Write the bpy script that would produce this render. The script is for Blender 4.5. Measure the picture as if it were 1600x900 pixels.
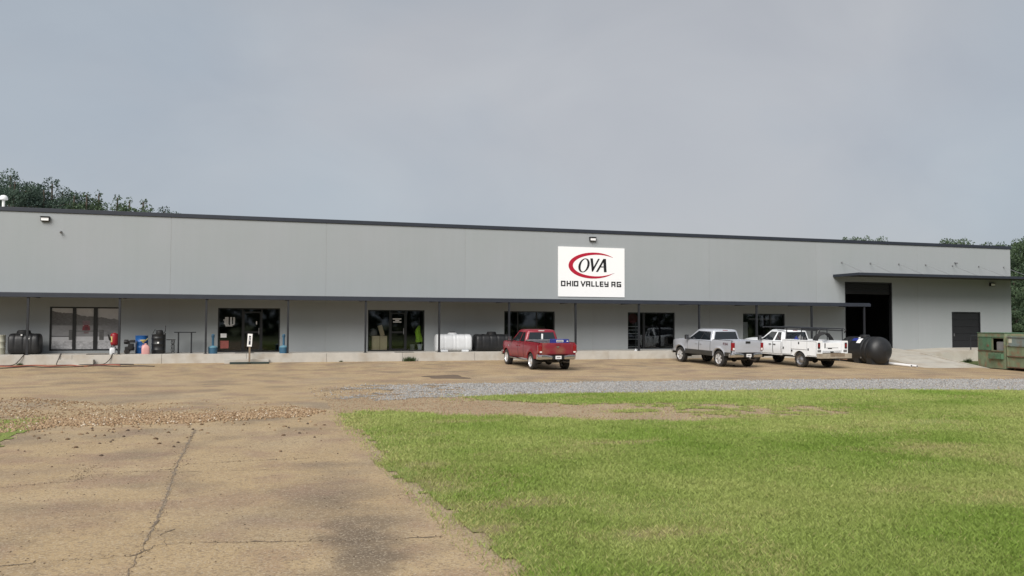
import bpy, bmesh, math, random
import numpy as np
from mathutils import Matrix, Vector, noise as mnoise

random.seed(11)
rng = np.random.default_rng(5)
scene = bpy.context.scene
for o in list(bpy.data.objects):
    bpy.data.objects.remove(o)
COL = scene.collection

# ------------------------------------------------------------------ camera
FPX, HORIZ, YAW, ROLL = 1348.0, 506.1, math.radians(17.7), math.radians(0.2)
CAM = Vector((0, -46.3, 2.03))
pit = math.atan((HORIZ - 450) / FPX)
fw0 = Vector((math.sin(YAW), math.cos(YAW), 0)); rt0 = Vector((math.cos(YAW), -math.sin(YAW), 0)); up0 = Vector((0, 0, 1))
fw = fw0 * math.cos(pit) + up0 * math.sin(pit)
uu = -fw0 * math.sin(pit) + up0 * math.cos(pit)
rr = rt0 * math.cos(ROLL) + uu * math.sin(ROLL)
uu = uu * math.cos(ROLL) - rt0 * math.sin(ROLL)
cd = bpy.data.cameras.new('camera')
cd.sensor_width = 36.0
cd.lens = FPX / 1600 * 36.0
cd.clip_end = 3000
cam = bpy.data.objects.new('camera', cd)
COL.objects.link(cam)
cam.matrix_world = Matrix(((rr.x, uu.x, -fw.x, CAM.x), (rr.y, uu.y, -fw.y, CAM.y), (rr.z, uu.z, -fw.z, CAM.z), (0, 0, 0, 1)))
scene.camera = cam

# ------------------------------------------------------------------ light
SUN_DIR = Vector((-0.50, -0.66, 0.68)).normalized()      # towards the sun
sun_el = math.asin(SUN_DIR.z)
sun_az = math.atan2(SUN_DIR.x, SUN_DIR.y)
EXPO = 1.1
SUN_STR = 1.95
SKY_K = 1.0
world = bpy.data.worlds.new('World'); scene.world = world; world.use_nodes = True
nt = world.node_tree; nt.nodes.clear()
w_out = nt.nodes.new('ShaderNodeOutputWorld')
w_bg = nt.nodes.new('ShaderNodeBackground'); w_bg.inputs['Strength'].default_value = 0.101
w_sky = nt.nodes.new('ShaderNodeTexSky'); w_sky.sky_type = 'NISHITA'; w_sky.sun_disc = False
w_sky.sun_elevation = sun_el; w_sky.sun_rotation = sun_az; w_sky.dust_density = 3.0
w_tc = nt.nodes.new('ShaderNodeTexCoord')
w_map = nt.nodes.new('ShaderNodeMapping'); w_map.inputs['Scale'].default_value = (1.0, 1.0, 1.7)
w_map.inputs['Location'].default_value = (3.1, 0.4, 1.7)
w_n1 = nt.nodes.new('ShaderNodeTexNoise'); w_n1.inputs['Scale'].default_value = 1.5; w_n1.inputs['Detail'].default_value = 5; w_n1.inputs['Roughness'].default_value = 0.5
w_n2 = nt.nodes.new('ShaderNodeTexNoise'); w_n2.inputs['Scale'].default_value = 4.5; w_n2.inputs['Detail'].default_value = 6; w_n2.inputs['Distortion'].default_value = 0.6
w_r1 = nt.nodes.new('ShaderNodeValToRGB')
w_r1.color_ramp.elements[0].position = 0.36; w_r1.color_ramp.elements[0].color = (1.86, 2.06, 2.30, 1)
w_r1.color_ramp.elements[1].position = 0.60; w_r1.color_ramp.elements[1].color = (2.13, 2.18, 2.30, 1)
w_r2 = nt.nodes.new('ShaderNodeValToRGB')
w_r2.color_ramp.elements[0].position = 0.30; w_r2.color_ramp.elements[0].color = (0.935, 0.94, 0.95, 1)
w_r2.color_ramp.elements[1].position = 0.72; w_r2.color_ramp.elements[1].color = (1.05, 1.05, 1.04, 1)
w_mul = nt.nodes.new('ShaderNodeMix'); w_mul.data_type = 'RGBA'; w_mul.blend_type = 'MULTIPLY'; w_mul.inputs['Factor'].default_value = 1.0
w_mix = nt.nodes.new('ShaderNodeMix'); w_mix.data_type = 'RGBA'; w_mix.inputs['Factor'].default_value = 0.94
L = nt.links.new
L(w_tc.outputs['Generated'], w_map.inputs['Vector'])
L(w_map.outputs['Vector'], w_n1.inputs['Vector']); L(w_map.outputs['Vector'], w_n2.inputs['Vector'])
L(w_n1.outputs['Fac'], w_r1.inputs['Fac']); L(w_n2.outputs['Fac'], w_r2.inputs['Fac'])
w_sep = nt.nodes.new('ShaderNodeSeparateXYZ'); L(w_tc.outputs['Generated'], w_sep.inputs['Vector'])
w_hz = nt.nodes.new('ShaderNodeMapRange'); w_hz.interpolation_type = 'SMOOTHSTEP'; w_hz.inputs['From Min'].default_value = 0.0; w_hz.inputs['From Max'].default_value = 0.45; w_hz.inputs['To Min'].default_value = 1.07; w_hz.inputs['To Max'].default_value = 0.99
L(w_sep.outputs['Z'], w_hz.inputs['Value'])
w_hm = nt.nodes.new('ShaderNodeVectorMath'); w_hm.operation = 'SCALE'; L(w_r1.outputs['Color'], w_hm.inputs[0]); L(w_hz.outputs['Result'], w_hm.inputs['Scale'])
L(w_hm.outputs['Vector'], w_mul.inputs['A']); L(w_r2.outputs['Color'], w_mul.inputs['B'])
L(w_sky.outputs['Color'], w_mix.inputs['A']); L(w_mul.outputs['Result'], w_mix.inputs['B'])
L(w_mix.outputs['Result'], w_bg.inputs['Color']); L(w_bg.outputs['Background'], w_out.inputs['Surface'])

sd = bpy.data.lights.new('sun', 'SUN'); sd.energy = SUN_STR; sd.angle = math.radians(40); sd.color = (1.0, 0.96, 0.91)
sun = bpy.data.objects.new('sun', sd); COL.objects.link(sun)
sun.location = (-30, -40, 40)
sun.rotation_euler = (-SUN_DIR).to_track_quat('-Z', 'Y').to_euler()

scene.render.engine = 'CYCLES'
scene.view_settings.view_transform = 'Standard'
scene.view_settings.look = 'None'
scene.view_settings.gamma = 1.0
scene.view_settings.exposure = EXPO
scene.render.resolution_x = 1024; scene.render.resolution_y = 576

# ------------------------------------------------------------------ helpers
def sstep(a, b, x):
    t = min(max((x - a) / (b - a), 0.0), 1.0)
    return t * t * (3 - 2 * t)

def gz(x, y):
    return -0.30 * (1 - math.exp(min(y, 0) / 5.0)) - 0.35 * sstep(31, 41, x) * sstep(-20, -9, y)

def gz_np(x, y):
    t = np.clip((x - 31) / 10, 0, 1); a = t * t * (3 - 2 * t)
    t = np.clip((y + 20) / 11, 0, 1); b = t * t * (3 - 2 * t)
    return -0.30 * (1 - np.exp(np.minimum(y, 0) / 5.0)) - 0.35 * a * b

def vnoise(x, y, s, seed=0):
    """smooth value noise in numpy, 0..1"""
    x = np.asarray(x) * s; y = np.asarray(y) * s
    xi = np.floor(x).astype(np.int64); yi = np.floor(y).astype(np.int64)
    fx = x - xi; fy = y - yi
    fx = fx * fx * (3 - 2 * fx); fy = fy * fy * (3 - 2 * fy)
    def h(i, j):
        n = (i * 374761393 + j * 668265263 + seed * 1442695041) & 0x7fffffff
        n = ((n ^ (n >> 13)) * 1274126177) & 0x7fffffff
        return ((n ^ (n >> 16)) & 0xffff) / 65535.0
    return (h(xi, yi) * (1 - fx) + h(xi + 1, yi) * fx) * (1 - fy) + (h(xi, yi + 1) * (1 - fx) + h(xi + 1, yi + 1) * fx) * fy

def fbm(x, y, s, seed=0):
    return 0.55 * vnoise(x, y, s, seed) + 0.3 * vnoise(x, y, s * 2.1, seed + 1) + 0.15 * vnoise(x, y, s * 4.3, seed + 2)

def newmat(name):
    m = bpy.data.materials.new(name); m.use_nodes = True
    return m, m.node_tree, m.node_tree.nodes['Principled BSDF']

def mat(name, col, rough=0.6, metal=0.0, var=0.12, scale=3.0, bump=0.0, bscale=40.0, coat=0.0, spec=None, dirt=None, dirt_amt=0.0, dscale=2.0):
    m, t, b = newmat(name)
    n = t.nodes; l = t.links.new
    tc = n.new('ShaderNodeTexCoord')
    nz = n.new('ShaderNodeTexNoise'); nz.inputs['Scale'].default_value = scale; nz.inputs['Detail'].default_value = 6; nz.inputs['Roughness'].default_value = 0.6
    l(tc.outputs['Object'], nz.inputs['Vector'])
    rp = n.new('ShaderNodeValToRGB')
    rp.color_ramp.elements[0].position = 0.25; rp.color_ramp.elements[1].position = 0.75
    rp.color_ramp.elements[0].color = tuple(c * (1 - var) for c in col) + (1,)
    rp.color_ramp.elements[1].color = tuple(min(1, c * (1 + var)) for c in col) + (1,)
    l(nz.outputs['Fac'], rp.inputs['Fac'])
    src = rp.outputs['Color']
    if dirt:
        nd = n.new('ShaderNodeTexNoise'); nd.inputs['Scale'].default_value = dscale; nd.inputs['Detail'].default_value = 8
        l(tc.outputs['Object'], nd.inputs['Vector'])
        mr = n.new('ShaderNodeMapRange'); mr.inputs['From Min'].default_value = 0.48; mr.inputs['From Max'].default_value = 0.70
        mr.inputs['To Max'].default_value = dirt_amt
        l(nd.outputs['Fac'], mr.inputs['Value'])
        mx = n.new('ShaderNodeMix'); mx.data_type = 'RGBA'; mx.inputs['B'].default_value = tuple(dirt) + (1,)
        l(mr.outputs['Result'], mx.inputs['Factor']); l(src, mx.inputs['A']); src = mx.outputs['Result']
    l(src, b.inputs['Base Color'])
    b.inputs['Roughness'].default_value = rough; b.inputs['Metallic'].default_value = metal
    if coat: b.inputs['Coat Weight'].default_value = coat; b.inputs['Coat Roughness'].default_value = 0.12
    if spec is not None: b.inputs['Specular IOR Level'].default_value = spec
    if bump:
        nb = n.new('ShaderNodeTexNoise'); nb.inputs['Scale'].default_value = bscale; nb.inputs['Detail'].default_value = 4
        l(tc.outputs['Object'], nb.inputs['Vector'])
        bp = n.new('ShaderNodeBump'); bp.inputs['Strength'].default_value = bump; bp.inputs['Distance'].default_value = 0.02
        l(nb.outputs['Fac'], bp.inputs['Height']); l(bp.outputs['Normal'], b.inputs['Normal'])
    return m

def attr_mat(name, rough=0.8, spec=0.2, trans=0.0):
    m, t, b = newmat(name)
    a = t.nodes.new('ShaderNodeAttribute'); a.attribute_name = 'Col'
    t.links.new(a.outputs['Color'], b.inputs['Base Color'])
    b.inputs['Roughness'].default_value = rough; b.inputs['Specular IOR Level'].default_value = spec
    if trans:
        tr = t.nodes.new('ShaderNodeBsdfTranslucent'); t.links.new(a.outputs['Color'], tr.inputs['Color'])
        mx = t.nodes.new('ShaderNodeMixShader'); mx.inputs['Fac'].default_value = trans
        out = t.nodes['Material Output']
        t.links.new(b.outputs['BSDF'], mx.inputs[1]); t.links.new(tr.outputs['BSDF'], mx.inputs[2]); t.links.new(mx.outputs['Shader'], out.inputs['Surface'])
    return m

def glass_mat(name, tint):
    m, t, b = newmat(name)
    n = t.nodes; n.remove(b)
    tr = n.new('ShaderNodeBsdfTransparent'); tr.inputs['Color'].default_value = tuple(tint) + (1,)
    gl = n.new('ShaderNodeBsdfGlossy'); gl.inputs['Roughness'].default_value = 0.03; gl.inputs['Color'].default_value = (0.9, 0.95, 1, 1)
    fr = n.new('ShaderNodeFresnel'); fr.inputs['IOR'].default_value = 1.5
    mx = n.new('ShaderNodeMixShader')
    t.links.new(fr.outputs['Fac'], mx.inputs['Fac']); t.links.new(tr.outputs['BSDF'], mx.inputs[1]); t.links.new(gl.outputs['BSDF'], mx.inputs[2])
    t.links.new(mx.outputs['Shader'], n['Material Output'].inputs['Surface'])
    return m

class MB:
    def __init__(s): s.v = []; s.f = []; s.m = []
    def add(s, vs, fs, mi=0):
        o = len(s.v); s.v += [tuple(p) for p in vs]
        for f in fs: s.f.append([i + o for i in f]); s.m.append(mi)
        return s
    def box(s, x0, x1, y0, y1, z0, z1, mi=0, b=0.0):
        if x0 > x1: x0, x1 = x1, x0
        if y0 > y1: y0, y1 = y1, y0
        if z0 > z1: z0, z1 = z1, z0
        if b <= 0:
            v = [(x0, y0, z0), (x1, y0, z0), (x1, y1, z0), (x0, y1, z0), (x0, y0, z1), (x1, y0, z1), (x1, y1, z1), (x0, y1, z1)]
            return s.add(v, [(0, 3, 2, 1), (4, 5, 6, 7), (0, 1, 5, 4), (1, 2, 6, 5), (2, 3, 7, 6), (3, 0, 4, 7)], mi)
        bm = bmesh.new()
        bmesh.ops.create_cube(bm, size=1)
        for v in bm.verts:
            v.co = Vector(((x0 + x1) / 2 + v.co.x * (x1 - x0), (y0 + y1) / 2 + v.co.y * (y1 - y0), (z0 + z1) / 2 + v.co.z * (z1 - z0)))
        bmesh.ops.bevel(bm, geom=bm.edges[:], offset=b, segments=2, affect='EDGES', profile=0.6)
        bm.verts.index_update()
        s.add([v.co[:] for v in bm.verts], [[v.index for v in f.verts] for f in bm.faces], mi); bm.free()
        return s
    def tube(s, pts, r, n=8, mi=0, cap=True, closed=False):
        pts = [Vector(p) for p in pts]; N = len(pts); rings = []
        rs = r if isinstance(r, (list, tuple)) else [r] * N
        prev = None
        for i, p in enumerate(pts):
            a = pts[i - 1] if i > 0 or closed else p; b = pts[(i + 1) % N] if i < N - 1 or closed else p
            t = (b - a)
            if t.length < 1e-9: t = Vector((0, 0, 1))
            t.normalize()
            if prev is None:
                h = Vector((0, 0, 1)) if abs(t.z) < 0.9 else Vector((1, 0, 0))
                u = t.cross(h).normalized()
            else:
                u = (prev - t * prev.dot(t))
                if u.length < 1e-6: u = t.orthogonal()
                u.normalize()
            prev = u; w = t.cross(u)
            rings.append([p + (u * math.cos(2 * math.pi * k / n) + w * math.sin(2 * math.pi * k / n)) * rs[i] for k in range(n)])
        v = [q for R in rings for q in R]; f = []
        M = N if closed else N - 1
        for i in range(M):
            j = (i + 1) % N
            for k in range(n):
                f.append((i * n + k, i * n + (k + 1) % n, j * n + (k + 1) % n, j * n + k))
        if cap and not closed: f.append(list(range(n))[::-1]); f.append([(N - 1) * n + k for k in range(n)])
        return s.add(v, f, mi)
    def lathe(s, prof, c=(0, 0, 0), axis='z', n=24, mi=0, cap=True):
        v = []; f = []; M = len(prof)
        for r, h in prof:
            for k in range(n):
                a = 2 * math.pi * k / n; p, q = r * math.cos(a), r * math.sin(a)
                if axis == 'z': v.append((c[0] + p, c[1] + q, c[2] + h))
                elif axis == 'x': v.append((c[0] + h, c[1] + p, c[2] + q))
                else: v.append((c[0] + q, c[1] + h, c[2] + p))
        for i in range(M - 1):
            for k in range(n): f.append((i * n + k, i * n + (k + 1) % n, (i + 1) * n + (k + 1) % n, (i + 1) * n + k))
        if cap: f.append(list(range(n))[::-1]); f.append([(M - 1) * n + k for k in range(n)])
        return s.add(v, f, mi)
    def prism(s, poly, d0, d1, axis='y', mi=0):
        n = len(poly)
        def P(a, b, d): return (a, d, b) if axis == 'y' else ((d, a, b) if axis == 'x' else (a, b, d))
        v = [P(a, b, d0) for a, b in poly] + [P(a, b, d1) for a, b in poly]
        f = [list(range(n)), list(range(n, 2 * n))[::-1]] + [(i, n + i, n + (i + 1) % n, (i + 1) % n) for i in range(n)]
        return s.add(v, f, mi)
    def grid(s, P, mi=0):
        R, Cn = len(P), len(P[0])
        return s.add([q for row in P for q in row], [(i * Cn + j, i * Cn + j + 1, (i + 1) * Cn + j + 1, (i + 1) * Cn + j) for i in range(R - 1) for j in range(Cn - 1)], mi)
    def loft(s, rings, mi=0, cap=True):
        n = len(rings[0]); v = [q for R in rings for q in R]; f = []
        for i in range(len(rings) - 1):
            for k in range(n): f.append((i * n + k, i * n + (k + 1) % n, (i + 1) * n + (k + 1) % n, (i + 1) * n + k))
        if cap: f.append(list(range(n))[::-1]); f.append([(len(rings) - 1) * n + k for k in range(n)])
        return s.add(v, f, mi)
    def build(s, name, mats, parent=None, off=None, smooth=None, label=None, fixn=True):
        me = bpy.data.meshes.new(name)
        vs = s.v
        if off is not None: vs = [(a - off[0], b - off[1], c - off[2]) for a, b, c in vs]
        me.from_pydata(vs, [], s.f)
        if not isinstance(mats, (list, tuple)): mats = [mats]
        for m in mats: me.materials.append(m)
        if len(mats) > 1: me.polygons.foreach_set('material_index', s.m)
        if fixn:
            bm = bmesh.new(); bm.from_mesh(me)
            bmesh.ops.recalc_face_normals(bm, faces=bm.faces[:]); bm.to_mesh(me); bm.free()
        if smooth:
            me.polygons.foreach_set('use_smooth', [True] * len(me.polygons))
            me.set_sharp_from_angle(angle=math.radians(smooth))
        me.update()
        o = bpy.data.objects.new(name, me); COL.objects.link(o)
        if parent is not None: o.parent = parent
        if label: o['label'] = label
        return o

def tag(o, label, cat, group=None, kind=None):
    o['label'] = label; o['category'] = cat
    if group: o['group'] = group
    if kind: o['kind'] = kind
    return o
def thing(name, label, cat, loc=(0, 0, 0), rz=0.0, group=None, rx=0.0):
    o = bpy.data.objects.new(name, None); o.empty_display_size = 0.3; COL.objects.link(o)
    o.location = loc; o.rotation_euler = (rx, 0, rz)
    return tag(o, label, cat, group)
def struct(o): o['kind'] = 'structure'; return o
def copy_tree(o, parent=None):
    c = o.copy(); COL.objects.link(c); c.parent = parent
    for ch in list(o.children): copy_tree(ch, c)
    return c
def fast_mesh(name, V, F, cols=None, m=None, parent=None):
    """V (n,3), F (m,k) numpy; cols per vertex (n,3)"""
    me = bpy.data.meshes.new(name); k = F.shape[1]
    me.vertices.add(len(V)); me.vertices.foreach_set('co', V.astype(np.float32).ravel())
    me.loops.add(F.size); me.loops.foreach_set('vertex_index', F.astype(np.int32).ravel())
    me.polygons.add(len(F)); me.polygons.foreach_set('loop_start', np.arange(0, F.size, k, dtype=np.int32))
    me.polygons.foreach_set('loop_total', np.full(len(F), k, dtype=np.int32))
    me.update(calc_edges=True)
    if cols is not None:
        ca = me.color_attributes.new('Col', 'FLOAT_COLOR', 'POINT')
        ca.data.foreach_set('color', np.concatenate([cols, np.ones((len(cols), 1))], 1).astype(np.float32).ravel())
    if m: me.materials.append(m)
    o = bpy.data.objects.new(name, me); COL.objects.link(o)
    if parent is not None: o.parent = parent
    return o

# ------------------------------------------------------------------ materials
M = {}
def panel_material():
    m, t, b = newmat('painted_concrete_panel'); n = t.nodes; l = t.links.new
    tc = n.new('ShaderNodeTexCoord')
    a = n.new('ShaderNodeTexNoise'); a.inputs['Scale'].default_value = 0.35; a.inputs['Detail'].default_value = 4
    mp = n.new('ShaderNodeMapping'); mp.inputs['Scale'].default_value = (2.2, 2.2, 0.12)
    st = n.new('ShaderNodeTexNoise'); st.inputs['Scale'].default_value = 1.6; st.inputs['Detail'].default_value = 6
    l(tc.outputs['Object'], a.inputs['Vector']); l(tc.outputs['Object'], mp.inputs['Vector']); l(mp.outputs['Vector'], st.inputs['Vector'])
    r = n.new('ShaderNodeValToRGB'); r.color_ramp.elements[0].position = 0.3; r.color_ramp.elements[1].position = 0.7
    r.color_ramp.elements[0].color = (0.293, 0.318, 0.326, 1); r.color_ramp.elements[1].color = (0.308, 0.327, 0.341, 1)
    l(a.outputs['Fac'], r.inputs['Fac'])
    r2 = n.new('ShaderNodeValToRGB'); r2.color_ramp.elements[0].position = 0.35; r2.color_ramp.elements[1].position = 0.7
    r2.color_ramp.elements[0].color = (0.985, 0.985, 0.98, 1); r2.color_ramp.elements[1].color = (1.006, 1.006, 1.006, 1)
    l(st.outputs['Fac'], r2.inputs['Fac'])
    mx = n.new('ShaderNodeMix'); mx.data_type = 'RGBA'; mx.blend_type = 'MULTIPLY'; mx.inputs['Factor'].default_value = 1
    l(r.outputs['Color'], mx.inputs['A']); l(r2.outputs['Color'], mx.inputs['B']); oi = n.new('ShaderNodeObjectInfo'); pr = n.new('ShaderNodeMapRange'); pr.inputs['To Min'].default_value = .975; pr.inputs['To Max'].default_value = 1.025; l(oi.outputs['Random'], pr.inputs['Value'])
    vs = n.new('ShaderNodeVectorMath'); vs.operation = 'SCALE'; l(mx.outputs['Result'], vs.inputs[0]); l(pr.outputs['Result'], vs.inputs['Scale']); l(vs.outputs['Vector'], b.inputs['Base Color'])
    b.inputs['Roughness'].default_value = 0.75
    f = n.new('ShaderNodeTexNoise'); f.inputs['Scale'].default_value = 14; f.inputs['Detail'].default_value = 5; l(tc.outputs['Object'], f.inputs['Vector'])
    bp = n.new('ShaderNodeBump'); bp.inputs['Strength'].default_value = 0.15; bp.inputs['Distance'].default_value = 0.02
    l(f.outputs['Fac'], bp.inputs['Height']); l(bp.outputs['Normal'], b.inputs['Normal'])
    return m
M['panel'] = panel_material()
M['navy'] = mat('navy_metal_trim', (0.020, 0.025, 0.037), 0.55, 0.0, 0.15, 1.5)
M['frame'] = mat('black_aluminium', (0.012, 0.013, 0.015), 0.35, 0.0, 0.1)
M['post'] = mat('dark_steel_post', (0.013, 0.015, 0.019), 0.5, 0.0, 0.2, 4)
M['doordark'] = mat('charcoal_door_steel', (0.006, 0.007, 0.009), 0.75, 0.0, 0.2, 2)
M['soffit'] = mat('canopy_soffit', (0.03, 0.03, 0.03), 0.8, 0.0, 0.1)
M['glass'] = glass_mat('window_glass', (0.86, 0.88, 0.88))
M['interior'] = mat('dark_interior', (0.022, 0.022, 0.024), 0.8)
M['roof'] = mat('pale_roof_membrane', (0.5, 0.5, 0.5), 0.8)
M['concrete'] = mat('walkway_concrete', (0.44, 0.42, 0.38), 0.85, 0, 0.12, 1.6, 0.25, 30, dirt=(0.28, 0.22, 0.15), dirt_amt=0.45, dscale=1.3)
M['ramp'] = mat('ramp_concrete', (0.44, 0.415, 0.36), 0.85, 0, 0.12, 1.2, 0.25, 30, dirt=(0.30, 0.23, 0.16), dirt_amt=0.5, dscale=0.8)
M['sealant'] = mat('grey_joint_sealant', (0.30, 0.31, 0.31), 0.8)
M['white'] = mat('white_paint', (0.80, 0.80, 0.79), 0.5, 0, 0.03)
M['signwhite'] = mat('white_sign_face', (0.88, 0.88, 0.88), 0.5, 0, 0.01)
M['signred'] = mat('red_vinyl', (0.42, 0.006, 0.03), 0.45, 0, 0.03)
M['ink'] = mat('black_vinyl', (0.008, 0.008, 0.009), 0.45, 0, 0.03)
M['rubber'] = mat('black_rubber', (0.018, 0.018, 0.019), 0.8, 0, 0.3, 6)
M['poly_black'] = mat('black_polyethylene', (0.011, 0.012, 0.014), 0.48, 0, 0.2, 3, dirt=(0.05, 0.045, 0.04), dirt_amt=0.2)
M['poly_white'] = mat('white_polyethylene', (0.62, 0.64, 0.66), 0.45, 0, 0.06, 3)
M['poly_cream'] = mat('cream_polyethylene', (0.55, 0.55, 0.45), 0.5)
M['blue_drum'] = mat('blue_plastic', (0.012, 0.10, 0.33), 0.42, 0, 0.15, 4)
M['teal'] = mat('teal_plastic', (0.03, 0.10, 0.17), 0.5, 0, 0.15, 4)
M['teal_lid'] = mat('pale_teal_plastic', (0.12, 0.25, 0.32), 0.5)
M['pink'] = mat('pink_jug_plastic', (0.62, 0.33, 0.32), 0.45)
M['yellow'] = mat('pale_yellow_plastic', (0.50, 0.44, 0.16), 0.5)
M['red_tank'] = mat('red_enamel', (0.25, 0.010, 0.018), 0.4, 0, 0.15)
M['steel'] = mat('dull_steel', (0.30, 0.30, 0.31), 0.45, 0.8, 0.2, 5)
M['chrome'] = mat('chrome', (0.62, 0.62, 0.63), 0.18, 1.0, 0.08, 5)
M['alu'] = mat('bare_aluminium', (0.55, 0.55, 0.55), 0.38, 0.9, 0.1)
M['bright_rim'] = mat('polished_wheel_alloy', (0.68, 0.68, 0.69), 0.3, 0.45, 0.05)
M['darkmetal'] = mat('greasy_dark_metal', (0.02, 0.02, 0.02), 0.6, 0.3, 0.4, 6)
M['card'] = mat('cardboard', (0.66, 0.53, 0.36), 0.85, 0, 0.1, 3)
M['hivis'] = mat('lime_fabric', (0.36, 0.62, 0.04), 0.85, 0, 0.15, 8)
M['grey_pl'] = mat('grey_plastic', (0.22, 0.22, 0.22), 0.6)
M['green_rust'] = mat('faded_green_paint', (0.175, 0.215, 0.130), 0.8, 0.0, 0.3, 2.2, 0.2, 12, dirt=(0.24, 0.155, 0.09), dirt_amt=1.0, dscale=2.6)
M['green_dark'] = mat('fresher_green_paint', (0.075, 0.16, 0.09), 0.7, 0.0, 0.3, 3, dirt=(0.12, 0.08, 0.05), dirt_amt=0.6)
M['rust'] = mat('rusty_steel', (0.13, 0.075, 0.045), 0.85, 0, 0.5, 3, 0.3, 15)
M['greyblue'] = mat('grey_blue_primer', (0.20, 0.25, 0.24), 0.75, 0, 0.2, 2, dirt=(0.16, 0.09, 0.05), dirt_amt=0.7)
M['wood'] = mat('weathered_wood', (0.20, 0.155, 0.11), 0.85, 0, 0.25, 5)
M['hose_red'] = mat('red_hose', (0.28, 0.09, 0.06), 0.6)
M['hose_black'] = mat('dark_hose', (0.05, 0.04, 0.035), 0.6)
M['pvc'] = mat('white_pvc', (0.8, 0.8, 0.8), 0.35, 0, 0.03)
M['tyre'] = mat('tyre_rubber', (0.022, 0.021, 0.020), 0.85, 0, 0.3, 8, dirt=(0.16, 0.12, 0.085), dirt_amt=0.5, dscale=3)
M['carglass'] = mat('dark_car_glass', (0.012, 0.016, 0.020), 0.04, 0, 0.05, 1, coat=0.0, spec=0.7)
M['black_trim'] = mat('black_trim', (0.014, 0.014, 0.015), 0.5)
M['grey_trim'] = mat('charcoal_two_tone_paint', (0.045, 0.047, 0.048), 0.4, 0.2)
M['tail'] = mat('red_lens', (0.22, 0.006, 0.010), 0.2, 0, 0.05, coat=0.6)
M['clear'] = mat('clear_lens', (0.7, 0.68, 0.66), 0.15, 0, 0.03)
M['plate'] = mat('licence_plate_white', (0.72, 0.73, 0.74), 0.4, 0, 0.04)
M['blue_box'] = mat('blue_carton', (0.02, 0.035, 0.22), 0.5)
M['bark'] = mat('bark', (0.09, 0.07, 0.055), 0.9, 0, 0.3, 4)
M['dirt_pile'] = mat('dirt', (0.2, 0.15, 0.1), 0.95)

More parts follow.
